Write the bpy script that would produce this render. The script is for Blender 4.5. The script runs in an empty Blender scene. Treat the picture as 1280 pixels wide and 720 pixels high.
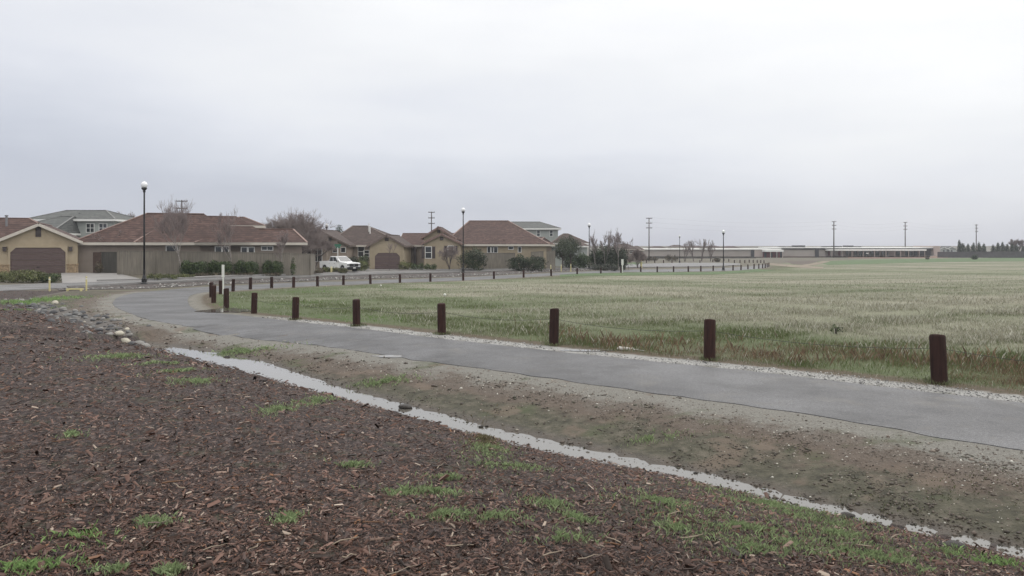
import bpy, math, random
import numpy as np
R = math.radians
random.seed(7)
rng = np.random.default_rng(11)
C = bpy.context.scene.collection
CAMZ, HOR, F = 2.25, 305.0, 1000.0

# ------------------------------------------------------------------ helpers
def srgb(r, g, b):
    return tuple(((c/255)/12.92 if c/255 <= .04045 else ((c/255+.055)/1.055)**2.4) for c in (r, g, b))

def tag(o, label=None, cat=None, group=None, kind=None):
    if label: o['label'] = label
    if cat: o['category'] = cat
    if group: o['group'] = group
    if kind: o['kind'] = kind
    return o

def thing(name, label, cat, loc=(0, 0, 0), rz=0, group=None):
    o = bpy.data.objects.new(name, None); C.objects.link(o)
    o.empty_display_size = .3
    o.location = loc; o.rotation_euler = (0, 0, rz)
    return tag(o, label, cat, group)

class MB:
    def __init__(s): s.v = []; s.f = []; s.c = []
    def quad(s, a, b, c, d):
        n = len(s.v); s.v += [a, b, c, d]; s.f.append((n, n+1, n+2, n+3))
    def poly(s, pts):
        n = len(s.v); s.v += list(pts); s.f.append(tuple(range(n, n+len(pts))))
    def box(s, x0, x1, y0, y1, z0, z1):
        n = len(s.v)
        s.v += [(x0,y0,z0),(x1,y0,z0),(x1,y1,z0),(x0,y1,z0),(x0,y0,z1),(x1,y0,z1),(x1,y1,z1),(x0,y1,z1)]
        s.f += [tuple(n+i for i in q) for q in ((3,2,1,0),(4,5,6,7),(0,1,5,4),(1,2,6,5),(2,3,7,6),(3,0,4,7))]
        return s
    def hexa(s, bot, top):
        n = len(s.v); s.v += list(bot)+list(top); k = len(bot)
        s.f.append(tuple(n+i for i in reversed(range(k)))); s.f.append(tuple(n+k+i for i in range(k)))
        for i in range(k):
            j = (i+1) % k; s.f.append((n+i, n+j, n+k+j, n+k+i))
        return s
    def beam(s, p, q, w, h):
        p = np.array(p, float); q = np.array(q, float); d = q-p; L = np.linalg.norm(d)
        if L < 1e-6: return
        d /= L
        side = np.cross(d, (0, 0, 1.)); nn = np.linalg.norm(side)
        side = np.array((1., 0, 0)) if nn < 1e-6 else side/nn
        up = np.cross(side, d)
        a = [p+side*sx*w/2+up*sz*h/2 for sx, sz in ((-1,-1),(1,-1),(1,1),(-1,1))]
        b = [x+(q-p) for x in a]
        s.hexa([tuple(x) for x in a], [tuple(x) for x in b])
    def tube(s, pts, rad, n=6, cap=True):
        pts = [np.array(p, float) for p in pts]
        rad = rad if hasattr(rad, '__len__') else [rad]*len(pts)
        base = len(s.v); ref = np.array((.31, .95, .05))
        for i, p in enumerate(pts):
            d = pts[min(i+1, len(pts)-1)]-pts[max(i-1, 0)]; d = d/(np.linalg.norm(d)+1e-9)
            a = np.cross(d, ref); a /= np.linalg.norm(a)+1e-9; b = np.cross(d, a)
            for k in range(n):
                t = 2*math.pi*k/n
                s.v.append(tuple(p+(a*math.cos(t)+b*math.sin(t))*rad[i]))
        for i in range(len(pts)-1):
            for k in range(n):
                j = (k+1) % n
                s.f.append((base+i*n+k, base+i*n+j, base+(i+1)*n+j, base+(i+1)*n+k))
        if cap:
            s.f.append(tuple(base+k for k in reversed(range(n))))
            s.f.append(tuple(base+(len(pts)-1)*n+k for k in range(n)))
        return s
    def lathe(s, prof, n=12, cx=0, cy=0):
        base = len(s.v)
        for r, z in prof:
            for k in range(n):
                t = 2*math.pi*k/n; s.v.append((cx+r*math.cos(t), cy+r*math.sin(t), z))
        for i in range(len(prof)-1):
            for k in range(n):
                j = (k+1) % n
                s.f.append((base+i*n+k, base+i*n+j, base+(i+1)*n+j, base+(i+1)*n+k))
        s.f.append(tuple(base+k for k in reversed(range(n))))
        s.f.append(tuple(base+(len(prof)-1)*n+k for k in range(n)))
        return s
    def build(s, name, mat, parent=None, smooth=False, bevel=0):
        me = bpy.data.meshes.new(name); me.from_pydata([tuple(map(float, v)) for v in s.v], [], s.f); me.update()
        o = bpy.data.objects.new(name, me); C.objects.link(o)
        if mat: me.materials.append(mat)
        if parent: o.parent = parent
        if smooth: me.polygons.foreach_set('use_smooth', [True]*len(me.polygons))
        if bevel:
            b = o.modifiers.new('bevel', 'BEVEL'); b.width = bevel; b.segments = 2; b.limit_method = 'ANGLE'
        return o

def np_mesh(name, verts, faces_n, mat, cols=None, parent=None, k=3, smooth=False):
    """verts (N,3); faces index array (M,k)"""
    me = bpy.data.meshes.new(name)
    me.vertices.add(len(verts)); me.vertices.foreach_set('co', np.asarray(verts, np.float32).ravel())
    M = len(faces_n)
    me.loops.add(M*k); me.loops.foreach_set('vertex_index', np.asarray(faces_n, np.int32).ravel())
    me.polygons.add(M); me.polygons.foreach_set('loop_start', np.arange(0, M*k, k, dtype=np.int32))
    if smooth: me.polygons.foreach_set('use_smooth', np.ones(M, bool))
    me.update(calc_edges=True)
    if cols is not None:
        at = me.color_attributes.new('Col', 'FLOAT_COLOR', 'POINT')
        cc = np.ones((len(verts), 4), np.float32); cc[:, :3] = cols
        at.data.foreach_set('color', cc.ravel())
    me.materials.append(mat)
    o = bpy.data.objects.new(name, me); C.objects.link(o)
    if parent: o.parent = parent
    return o

def dup(root, loc=None, rz=None, scale=None, label=None, group=None):
    def cp(o, par):
        c = o.copy(); C.objects.link(c); c.parent = par
        for ch in o.children: cp(ch, c)
        return c
    kids = list(root.children)
    r = root.copy(); C.objects.link(r)
    for ch in kids: cp(ch, r)
    if loc is not None: r.location = loc
    if rz is not None: r.rotation_euler = (0, 0, rz)
    if scale is not None: r.scale = scale
    if label: r['label'] = label
    if group: r['group'] = group
    return r

# ------------------------------------------------------------------ node helpers
class NT:
    def __init__(s, name):
        s.m = bpy.data.materials.new(name); s.m.use_nodes = True
        s.t = s.m.node_tree; s.n = s.t.nodes; s.l = s.t.links
        s.b = s.n['Principled BSDF']
        s.tc = s.n.new('ShaderNodeTexCoord')
    def inp(s, node, i, v):
        if v is None: return
        if isinstance(v, bpy.types.NodeSocket): s.l.new(v, node.inputs[i])
        else:
            if isinstance(v, tuple) and len(v) == 3 and node.inputs[i].type == 'RGBA': v = (*v, 1)
            node.inputs[i].default_value = v
    def noise(s, scale, detail=3, rough=.6, vec=None, out='Fac', dist=0):
        n = s.n.new('ShaderNodeTexNoise'); n.inputs['Scale'].default_value = scale
        n.inputs['Detail'].default_value = detail; n.inputs['Roughness'].default_value = rough
        n.inputs['Distortion'].default_value = dist
        s.l.new(vec or s.tc.outputs['Object'], n.inputs['Vector']); return n.outputs[out]
    def voro(s, scale, vec=None, out='Distance', feat='F1'):
        n = s.n.new('ShaderNodeTexVoronoi'); n.feature = feat; n.inputs['Scale'].default_value = scale
        s.l.new(vec or s.tc.outputs['Object'], n.inputs['Vector']); return n.outputs[out]
    def mapping(s, scale=(1, 1, 1), rot=(0, 0, 0)):
        n = s.n.new('ShaderNodeMapping'); n.inputs['Scale'].default_value = scale; n.inputs['Rotation'].default_value = rot
        s.l.new(s.tc.outputs['Object'], n.inputs['Vector']); return n.outputs[0]
    def ramp(s, fac, stops):
        n = s.n.new('ShaderNodeValToRGB'); e = n.color_ramp.elements
        while len(e) < len(stops): e.new(.5)
        for k, (p, c) in enumerate(stops):
            e[k].position = p; e[k].color = (*c, 1) if isinstance(c, tuple) else (c, c, c, 1)
        s.l.new(fac, n.inputs[0]); return n.outputs[0]
    def mix(s, fac, a, b, mode='MIX'):
        n = s.n.new('ShaderNodeMix'); n.data_type = 'RGBA'; n.blend_type = mode
        s.inp(n, 0, fac); s.inp(n, 6, a); s.inp(n, 7, b); return n.outputs[2]
    def math(s, op, a, b=None, clamp=False):
        n = s.n.new('ShaderNodeMath'); n.operation = op; n.use_clamp = clamp
        s.inp(n, 0, a); s.inp(n, 1, b); return n.outputs[0]
    def step(s, v, lo, hi):
        n = s.n.new('ShaderNodeMapRange'); n.interpolation_type = 'SMOOTHSTEP'
        s.inp(n, 0, v); n.inputs[1].default_value = lo; n.inputs[2].default_value = hi; return n.outputs[0]
    def attr(s, name, out='Fac'):
        n = s.n.new('ShaderNodeAttribute'); n.attribute_name = name; return n.outputs[out]
    def bump(s, h, strength=.5, dist=.02):
        n = s.n.new('ShaderNodeBump'); n.inputs['Strength'].default_value = strength; n.inputs['Distance'].default_value = dist
        s.l.new(h, n.inputs['Height']); s.l.new(n.outputs[0], s.b.inputs['Normal'])
    def base(s, c): s.inp(s.b, 'Base Color', c)
    def rough(s, r): s.inp(s.b, 'Roughness', r)
    def spec(s, r): s.inp(s.b, 'Specular IOR Level', r)

def simple(name, col, rough=.7, var=.18, scale=3, bump=0, bscale=40, metal=0, spec=.4):
    t = NT(name)
    if var:
        f = t.noise(scale, 4)
        lo = tuple(c*(1-var) for c in col); hi = tuple(min(1, c*(1+var)) for c in col)
        t.base(t.ramp(f, [(.3, lo), (.7, hi)]))
    else: t.base(col)
    t.rough(rough); t.spec(spec); t.inp(t.b, 'Metallic', metal)
    if bump: t.bump(t.noise(bscale, 3), bump, .02)
    return t.m

def tile_mat(name, c1, c2, c3):
    t = NT(name)
    z = t.mapping((1, 1, 1))
    w = t.n.new('ShaderNodeTexWave'); w.bands_direction = 'Z'; w.inputs['Scale'].default_value = 1.5
    w.inputs['Distortion'].default_value = .4; w.inputs['Detail'].default_value = 1; w.wave_profile = 'SAW'
    t.l.new(z, w.inputs['Vector'])
    v = t.voro(3.2, t.mapping((1, 1, 2.2)), 'Color')
    g = t.n.new('ShaderNodeSeparateColor'); t.l.new(v, g.inputs[0])
    col = t.ramp(g.outputs[0], [(.0, c1), (.5, c2), (1, c3)])
    n = t.noise(.35, 3)
    col = t.mix(t.step(n, .4, .65), col, t.mix(.5, col, c1))
    col = t.mix(t.math('MULTIPLY', t.step(w.outputs[0], .6, 1), .75), col, tuple(x*.45 for x in c1))
    t.base(col); t.rough(.7); t.spec(.15)
    t.bump(w.outputs[0], .6, .04)
    return t.m

M = {}
M['roof_red'] = tile_mat('red_brown_tile', (.050, .031, .028), (.082, .047, .041), (.118, .073, .063))
M['roof_brown'] = tile_mat('brown_tile', (.050, .035, .032), (.074, .051, .045), (.108, .080, .07))
M['roof_grey'] = tile_mat('grey_tile', (.085, .09, .09), (.115, .12, .117), (.14, .145, .14))
M['roof_red_cap'] = simple('red_ridge_tile', (.21, .14, .12), .6, .2, 2)
M['roof_brown_cap'] = simple('brown_ridge_tile', (.15, .115, .10), .6, .2, 2)
M['roof_grey_cap'] = simple('grey_ridge_tile', (.16, .16, .158), .6, .2, 2)
M['stucco_tan'] = simple('tan_stucco', (.40, .33, .235), .85, .1, 1.3, .2, 60)
M['stucco_beige'] = simple('beige_stucco', (.35, .29, .24), .85, .1, 1.3, .2, 60)
M['stucco_taupe'] = simple('taupe_stucco', (.25, .21, .18), .85, .1, 1.3, .2, 60)
M['stucco_gold'] = simple('gold_stucco', (.36, .30, .215), .85, .1, 1.3, .2, 60)
M['stucco_grey'] = simple('pale_grey_stucco', (.36, .385, .37), .85, .08, 1.3, .2, 60)
M['fascia'] = simple('cream_fascia', (.56, .52, .46), .6, .06)
M['trim_white'] = simple('white_trim', (.78, .78, .76), .5, .05)
M['garage'] = simple('garage_brown', (.11, .076, .072), .5, .06)
M['glass'] = simple('window_glass', (.025, .03, .035), .08, 0, spec=.7)
M['shutter'] = simple('dark_shutter', (.07, .055, .055), .6, .1)
M['stone'] = simple('stone_veneer', (.30, .22, .14), .8, .45, 9, .6, 12)
M['black_metal'] = simple('black_metal', (.012, .012, .013), .35, .1)
M['globe'] = simple('white_globe', (.85, .86, .88), .2, .02, spec=.6)
M['post_wood'] = None
M['concrete'] = simple('concrete_paving', (.25, .24, .235), .5, .16, 1.2, .1, 60)
M['white_plastic'] = simple('white_plastic', (.70, .70, .66), .45, .08, 8)
M['yellow_paint'] = simple('yellow_paint', (.60, .54, .28), .5, .12, 9)
M['cable'] = simple('steel_cable', (.05, .05, .05), .45, .1, metal=.6)
M['pole_wood'] = simple('pole_wood', (.075, .06, .055), .85, .25, 6)
M['insulator'] = simple('grey_insulator', (.2, .2, .21), .5, .1)
M['clod'] = simple('wet_clod', (.035, .028, .024), .45, .4, 14, .8, 20)
M['sign_green'] = simple('green_sign', (.03, .16, .10), .35, .05)

def wood_post():
    t = NT('dark_brown_post_wood')
    v = t.mapping((14, 14, .7))
    g = t.noise(3, 5, .65, v)
    col = t.ramp(g, [(.25, (.018, .0105, .0095)), (.5, (.036, .019, .0165)), (.75, (.062, .034, .029))])
    big = t.noise(2.2, 2)
    col = t.mix(t.step(big, .45, .65), col, t.mix(.55, col, (.016, .010, .010)))
    oi = t.n.new('ShaderNodeObjectInfo'); col = t.mix(t.math('MULTIPLY', oi.outputs['Random'], .45), col, t.mix(1., col, (1.7, 1.5, 1.4), 'MULTIPLY'))
    t.base(col); t.rough(t.ramp(g, [(.3, .6), (.7, .85)])); t.spec(.15); t.bump(g, .5, .01)
    return t.m
M['post_wood'] = wood_post()

def board_mat(name, col, pitch=.15):
    t = NT(name)
    w = t.n.new('ShaderNodeTexWave'); w.bands_direction = 'X'; w.wave_profile = 'SAW'
    w.inputs['Scale'].default_value = .314/pitch; w.inputs['Distortion'].default_value = 0
    t.l.new(t.tc.outputs['Object'], w.inputs['Vector'])
    g = t.noise(1.2, 4, .6, t.mapping((8, 8, .6)))
    st = t.noise(.5, 2)
    c = t.ramp(g, [(.3, tuple(x*.72 for x in col)), (.7, tuple(x*1.25 for x in col))])
    c = t.mix(t.step(st, .4, .7), c, t.mix(.5, c, tuple(x*.6 for x in col)))
    c = t.mix(t.step(w.outputs[0], .9, 1.), c, tuple(x*.25 for x in col))
    t.base(c); t.rough(.8); t.bump(w.outputs[0], .4, .02)
    return t.m
M['fence_grey'] = board_mat('weathered_fence_boards', (.205, .183, .152))
M['fence_dark'] = board_mat('dark_fence_boards', (.085, .08, .07))
M['fence_far'] = board_mat('far_fence_boards', (.10, .095, .10))

def col_mat(name, rough=.6, spec=.3, mult=1., trans=0):
    t = NT(name)
    c = t.attr('Col', 'Color')
    if mult != 1: c = t.mix(1., c, (mult, mult, mult), 'MULTIPLY')
    t.base(c); t.rough(rough); t.spec(spec)
    return t.m
M['leaf'] = col_mat('leaves', .55, .25)
M['grass'] = col_mat('grass_blades', .7, .15)
M['chip'] = col_mat('bark_chips', .55, .25)
M['pebble'] = col_mat('pebbles', .6, .4)
M['bark'] = simple('bark', (.10, .082, .076), .85, .3, 8)
M['bark_pale'] = simple('pale_bark', (.24, .215, .20), .8, .3, 8)
M['twig'] = simple('twigs', (.23, .19, .18), .85, .15, 3)
M['twig_pale'] = simple('pale_twigs', (.23, .19, .185), .85, .15, 3)

# ------------------------------------------------------------------ terrain
TD = np.array([-60, 0, 22, 35, 50, 60, 68, 80, 95, 107, 120, 145, 200, 290, 600, 6500.])
TU = np.array([-1.4, -.64, -.46, -.30, -.2, 0, .13, .26, .64, 1.4])
TZ = np.array([
 [0,0,0,-.35,-.60,-.62,-.20,-.20,-.2,-.2,-.3,-.6,-1.,-1.5,-3,-14],
 [0,0,0,-.35,-.60,-.62,-.20,-.20,-.2,-.2,-.3,-.6,-1.,-1.5,-3,-14],
 [0,0,0,-.35,-.65,-.75,-.35,-.2,-.2,-.3,-.4,-.7,-1.2,-1.8,-3,-14],
 [0,0,0,-.35,-.72,-.80,-.68,-.35,-.6,-.85,-.95,-1.1,-1.6,-2,-3,-14],
 [0,0,0,-.30,-.70,-.95,-1.1,-1.15,-1.17,-.95,-.95,-1.2,-1.8,-2.2,-3,-14],
 [0,0,0,-.25,-.60,-.85,-1.05,-1.25,-1.2,-1.0,-1.05,-1.5,-2.,-2.5,-3.5,-14],
 [0,0,0,-.25,-.55,-.80,-1.,-1.25,-1.5,-1.68,-1.75,-2.,-2.4,-2.65,-3.8,-14],
 [0,0,0,-.20,-.50,-.75,-.95,-1.2,-1.45,-1.6,-1.7,-2.,-2.4,-2.7,-4,-14],
 [0,0,0,-.10,-.40,-.65,-.85,-1.1,-1.35,-1.5,-1.6,-1.9,-2.2,-2.5,-4,-14],
 [0,0,0,-.10,-.40,-.65,-.85,-1.1,-1.35,-1.5,-1.6,-1.9,-2.2,-2.5,-4,-14]], float)

def table(x, y):
    x = np.asarray(x, float); y = np.asarray(y, float)
    u = np.clip(x/np.maximum(y, 8.), TU[0]+1e-4, TU[-1]-1e-4); d = np.clip(y, TD[0], TD[-1]-1)
    i = np.clip(np.searchsorted(TU, u)-1, 0, len(TU)-2); j = np.clip(np.searchsorted(TD, d)-1, 0, len(TD)-2)
    a = (u-TU[i])/(TU[i+1]-TU[i]); b = (d-TD[j])/(TD[j+1]-TD[j])
    return (TZ[i, j]*(1-a)*(1-b)+TZ[i+1, j]*a*(1-b)+TZ[i, j+1]*(1-a)*b+TZ[i+1, j+1]*a*b)

def sm(t): t = np.clip(t, 0, 1); return t*t*(3-2*t)

# swale centreline (px, py) with half width (m)
WLEV = -.30
sw_px = [(1500,742,.12),(1390,720,.12),(1280,694,.10),(1200,675,.10),(1100,653,.12),(1000,630,.15),(900,604,.17),(800,583,.22),(700,562,.27),
         (600,538,.25),(500,511,.22),(400,485,.30),(300,455,.50),(250,443,.45),(205,435,.32),(172,431,.15)]
sw = []
for px, py, w in sw_px:
    D = (CAMZ-WLEV)*1000/(py-HOR); sw.append(((px-640)/1000*D, D, w, WLEV-.07))
for px, py, w in [(155,426,.2),(140,417,.3),(110,405,.45),(80,396,.5),(55,388,.5),(38,381,.4),(28,375,.2)]:
    u = (px-640)/1000; D = 30.
    for _ in range(40):
        D = (CAMZ-(float(table(u*D, D))-.12))*1000/(py-HOR)
    sw.append((u*D, D, w, float(table(u*D, D))-.14))
for px, py in [(34,372.5),(50,369.5),(66,367),(79,364.4),(88,361.5)]:
    u = (px-640)/1000; D = 40.
    for _ in range(40): D = (CAMZ-float(table(u*D, D)))*1000/(py-HOR)
    sw.append((u*D, D, .04, float(table(u*D, D))-.08))
SW = np.array(sw)

def polydist(x, y, P, signed=False, vals=None):
    x = np.asarray(x, float).ravel(); y = np.asarray(y, float).ravel()
    best = np.full(x.shape, 1e9); sg = np.ones(x.shape); vv = [np.zeros(x.shape) for _ in (vals or [])]
    for k in range(len(P)-1):
        ax, ay = P[k][0], P[k][1]; bx, by = P[k+1][0]-ax, P[k+1][1]-ay
        t = np.clip(((x-ax)*bx+(y-ay)*by)/(bx*bx+by*by+1e-12), 0, 1)
        d = np.hypot(x-ax-t*bx, y-ay-t*by); m = d < best
        best = np.where(m, d, best)
        if signed: sg = np.where(m, np.sign((x-ax)*by-(y-ay)*bx), sg)
        for i, V in enumerate(vals or []): vv[i] = np.where(m, V[k]*(1-t)+V[k+1]*t, vv[i])
    return (best*sg if signed else best), vv

def lump(x, y, s, seed=0.):
    """cheap smooth pseudo-noise, about -1..1"""
    x = x/s; y = y/s
    return (np.sin(x*1.7+y*1.1+seed)+np.sin(x*-1.3+y*2.1+seed*1.7+1.3)+np.sin(x*3.1+y*.7+seed*2.3)*.6
            + np.sin(x*.9-y*3.7+seed*.7)*.6+np.sin(x*5.3+y*4.1+seed*3.1)*.35)/3.55*1.3

def swale(x, y):
    d, (w, zb) = polydist(x, y, SW, True, [SW[:, 2], SW[:, 3]])
    return d, w, zb

def hgt(x, y, full=False):
    sh = np.shape(x); x = np.asarray(x, float).ravel(); y = np.asarray(y, float).ravel()
    b = table(x, y)
    near = (y < 60)
    d, w, zb = swale(x, y)
    ad = np.abs(d)
    w2 = w*(.84+.26*lump(x, y, .55, 2.)+.20*lump(x, y, .17, 5.))
    lev = zb+.07
    inn = lev-.07*(1-np.clip(ad/w2, 0, 1)**2)
    tp = np.clip((ad-w2)/3.2, 0, 1)
    path = lev+(b-lev)*(1-(1-tp)**2)
    berm = .66*(1-sm((y-14)/24.))
    tm = np.clip((ad-w2)/6.5, 0, 1)
    mul = lev+(b+berm-lev)*(1-(1-tm)**2.2)
    z = np.where(ad < w2, inn, np.where(d > 0, path, mul))
    z = z+np.where(ad > w2, .014*lump(x, y, .35, 4.)*np.clip((ad-w2)*3, 0, 1)*np.where(d > 0, 1-sm((ad-1.4)/.6), 1), 0)
    z = np.where(near, z, b)
    blend = sm((y-45)/12.)
    z = z*(1-blend)+b*blend
    z = z + .03*lump(x, y, 4.5, 8.)*sm((y-14)/10.)*(1-blend*.5)
    return z.reshape(sh)
# sign check: path side must be positive
_t = swale(np.array([3.0]), np.array([12.0]))[0][0]
SGN = 1 if _t > 0 else -1
if SGN < 0:
    SW = SW[::-1].copy()

def G(px, py, lo=3., hi=5000.):
    """ground point seen at a pixel of the photograph: march out along the view ray"""
    u = (px-640)/1000.; Ds = np.geomspace(lo, hi, 1600)
    yy = HOR+1000*(CAMZ-hgt(u*Ds, Ds))/Ds
    k = int(np.argmax(yy < py))
    if k == 0: k = 1
    a, b = yy[k-1], yy[k]; t = (a-py)/(a-b+1e-9)
    D = Ds[k-1]+(Ds[k]-Ds[k-1])*min(max(t, 0), 1)
    return np.array((u*D, D, float(hgt(np.array([u*D]), np.array([D]))[0])))
def gz(x, y): return float(hgt(np.array([x]), np.array([y]))[0])
def W(px, D, py=None): return ((px-640)/1000*D, D, CAMZ+(HOR-py)/1000*D if py is not None else gz((px-640)/1000*D, D))

def smooth_line(P, n):
    P = np.array(P, float); Q = np.vstack([2*P[0]-P[1], P, 2*P[-1]-P[-2]]); out = []
    for i in range(1, len(Q)-2):
        for t in np.linspace(0, 1, 12, endpoint=False):
            p0, p1, p2, p3 = Q[i-1], Q[i], Q[i+1], Q[i+2]
            out.append(.5*((2*p1)+(-p0+p2)*t+(2*p0-5*p1+4*p2-p3)*t*t+(-p0+3*p1-3*p2+p3)*t**3))
    out.append(P[-1]); out = np.array(out)
    s = np.r_[0, np.cumsum(np.linalg.norm(np.diff(out, axis=0), axis=1))]
    q = np.linspace(0, s[-1], n)
    return np.stack([np.interp(q, s, out[:, k]) for k in range(out.shape[1])], 1)

def gline(pts): return [G(px, py)[:2] for px, py in pts]

inner_near = gline([(1500,534),(1390,519),(1280,504),(1092,482.6),(936,464),(800,450.6),(681,438),(556,424),(400,405.5),(284,392.5),(250,389.5),(237,382),(234.5,375)])
inner_far = gline([(234.5,375),(239.5,369),(260.6,365),(287,363.6),(337.5,360.3),(371,358.2),(427.5,356),(480,353.9),(538,352),(579,350.5),(616,348.6),(650,346.8),(689,344.5),(730,342.2),(776,340.4),(830,340),(891,339),(922.5,338),(947.5,335.8),(962,333)])
outer_near = gline([(1500,597),(1390,580),(1280,563),(1160,545),(1073,528.7),(936,508),(800,488.8),(675,471.6),(609,461.6),(525,450.6),(400,432.5),(312,423),(250,413.7),(187.5,400),(160,391),(144,384),(141,378)])
outer_far = gline([(141,378),(148,371.5),(165,367),(190,364),(218.5,361.6),(246.6,359.2),(300,356.6),(337.5,354.9),(397.5,352.6),(480,350),(538,348.2),(579,346.6),(616,344.8),(655,343),(721,340),(776,337.4),(830,336.6),(891,335.6),(922,334),(947.5,331.8),(962,329.5)])
IN = smooth_line(inner_near, 150); INF = smooth_line(inner_far, 150)
ON = smooth_line(outer_near, 150); OF = smooth_line(outer_far, 150)
INNER = np.vstack([IN, INF[1:]]); OUTER = np.vstack([ON, OF[1:]])
INNER_C = INNER[::3]; OUTER_C = OUTER[::3]
FIELD = np.vstack([[(60, 8)], [(26., 5.)], INNER[::2], np.array(gline([(966,331),(990,327.5),(1100,323.5),(1280,321.5)])), [(260, 300), (330, 60)]])

def inpoly(x, y, P):
    x = np.asarray(x); y = np.asarray(y); c = np.zeros(x.shape, bool); n = len(P); j = n-1
    for i in range(n):
        xi, yi, xj, yj = P[i][0], P[i][1], P[j][0], P[j][1]
        if yi != yj:
            m = ((yi > y) != (yj > y)) & (x < (xj-xi)*(y-yi)/(yj-yi)+xi); c ^= m
        j = i
    return c

def straw(x, y, di):
    """0 green .. 1 straw"""
    s = .04+.52*lump(x, y, 9., 1.)+.38*lump(x, y, 2.6, 5.)+.62*sm((di-3.2)/4.5)-.34*sm((y-85)/40.)*(1-sm((x-20)/60.))
    s = s - .45*sm((-x-2)/6.)*(1-sm((y-40)/15.))
    return np.clip(s, 0, 1)
def brownweed(x, y, di):
    return np.clip(1.2*(.35+.25*sm((x-3)/3)+.7*lump(x, y, 3.1, 9.))*np.exp(-((di-2.2)/1.3)**2)*sm((x+1)/5.), 0, 1)

def build_ground():
    nu, nd = 380, 430
    us = np.linspace(-1.25, 1.25, nu); ds = 1.5*np.power(6500/1.5, np.linspace(0, 1, nd))
    U, Dg = np.meshgrid(us, ds); X = U*(Dg+3.0); Y = Dg-6.0
    x = X.ravel(); y = Y.ravel(); z = hgt(x, y)
    idx = np.arange(nu*nd).reshape(nd, nu)
    fa = np.stack([idx[:-1, :-1], idx[:-1, 1:], idx[1:, 1:], idx[1:, :-1]], -1).reshape(-1, 4)
    o = np_mesh('ground', np.stack([x, y, z], 1), fa, None, k=4, smooth=True) if False else None
    d, w, zb = swale(x, y)
    di, _ = polydist(x, y, INNER_C); do, _ = polydist(x, y, OUTER_C)
    fld = inpoly(x, y, FIELD).astype(float)
    st = straw(x, y, di); bw = brownweed(x, y, di)
    lot = ((y > 49.5) & (fld < .5)).astype(float)
    gr = sm((x+9)/4.)*(y < 40)
    mul = ((d < 0) & (y < 60) & (y < 54)).astype(float)
    t = NT('ground_surface'); M['ground'] = t.m
    o = np_mesh('ground', np.stack([x, y, z], 1), fa, t.m, k=4, smooth=True)
    for nm, v in (('ds', d), ('wd', w), ('di', di), ('do', do), ('fld', fld), ('st', st), ('bw', bw), ('lot', lot), ('gr', gr)):
        a = o.data.attributes.new(nm, 'FLOAT', 'POINT'); a.data.foreach_set('value', v.astype(np.float32))
    A = {k: t.attr(k) for k in ('ds', 'wd', 'di', 'do', 'fld', 'st', 'bw', 'lot', 'gr')}
    # mulch base
    n1 = t.noise(26, 5, .75); n2 = t.noise(3.2, 4)
    chip = t.voro(38, t.mapping((1, .45, 1), (0, 0, .4)), 'Color')
    sp = t.n.new('ShaderNodeSeparateColor'); t.l.new(chip, sp.inputs[0])
    mulch = t.ramp(sp.outputs[0], [(0, (.014, .010, .010)), (.4, (.035, .024, .023)), (.75, (.062, .044, .041)), (1, (.12, .092, .085))])
    mulch = t.mix(t.step(n2, .52, .68), mulch, t.mix(.4, mulch, (.05, .062, .03)))
    # dirt verge in bands along the path
    e = t.math('ADD', A['do'], t.math('MULTIPLY', t.math('SUBTRACT', t.noise(1.3, 6, .8), .5), 2.2))
    fine = t.noise(45, 4, .75); mid = t.noise(6, 5, .7)
    dg = t.ramp(fine, [(.3, (.115, .110, .098)), (.5, (.172, .165, .148)), (.7, (.28, .27, .245))])
    peb = t.ramp(fine, [(.32, (.055, .043, .035)), (.55, (.115, .094, .078)), (.68, (.21, .18, .15))])
    moss = t.ramp(mid, [(.3, (.034, .032, .024)), (.5, (.07, .066, .046)), (.7, (.13, .115, .09))])
    redd = t.ramp(mid, [(.3, (.068, .050, .040)), (.7, (.135, .106, .085))])
    ver = t.mix(t.step(e, .4, .95), dg, peb)
    ver = t.mix(t.step(e, .9, 1.35), ver, redd)
    ver = t.mix(t.step(e, 1.2, 1.75), ver, moss)
    patch = t.noise(.8, 3)
    ver = t.mix(t.math('MULTIPLY', t.step(patch, .56, .68), .7), ver, (.062, .075, .035))
    ver = t.mix(t.math('MULTIPLY', t.step(t.noise(1.1, 3, .6, t.mapping((1, 1, 1), (0, 0, 1.2))), .57, .68), .75), ver, (.14, .108, .084))
    far = t.step(A['do'], 2.6, 4.2)
    ver = t.mix(t.math('MULTIPLY', far, .55), ver, t.ramp(mid, [(.3, (.07, .062, .042)), (.7, (.125, .11, .08))]))
    dsw = t.math('SUBTRACT', A['ds'], A['wd'])
    ver = t.mix(t.math('SUBTRACT', 1., t.step(dsw, .02, .28)), ver, t.ramp(mid, [(.3, (.045, .036, .028)), (.7, (.085, .068, .054))]))
    edge = t.math('ADD', A['ds'], t.math('MULTIPLY', t.math('SUBTRACT', t.noise(5, 4, .7), .5), .5))
    near = t.mix(t.step(edge, -.03, .03), mulch, ver)
    # field
    fcol = t.mix(A['st'], t.ramp(mid, [(.3, (.052, .066, .027)), (.7, (.10, .122, .052))]), t.ramp(mid, [(.3, (.155, .147, .108)), (.7, (.30, .285, .22))]))
    fcol = t.mix(t.math('MULTIPLY', A['bw'], .7), fcol, (.085, .064, .045))
    big = t.noise(.05, 4, .6, t.mapping((.35, 1, 1)))
    fcol = t.mix(t.math('MULTIPLY', t.step(big, .45, .62), .4), fcol, (.10, .125, .055))
    ei = t.math('ADD', A['di'], t.math('MULTIPLY', t.math('SUBTRACT', t.noise(3.5, 4, .7), .5), .55))
    grav = t.ramp(t.noise(60, 3, .8), [(.3, (.10, .10, .10)), (.5, (.29, .285, .275)), (.7, (.45, .44, .43))])
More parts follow.
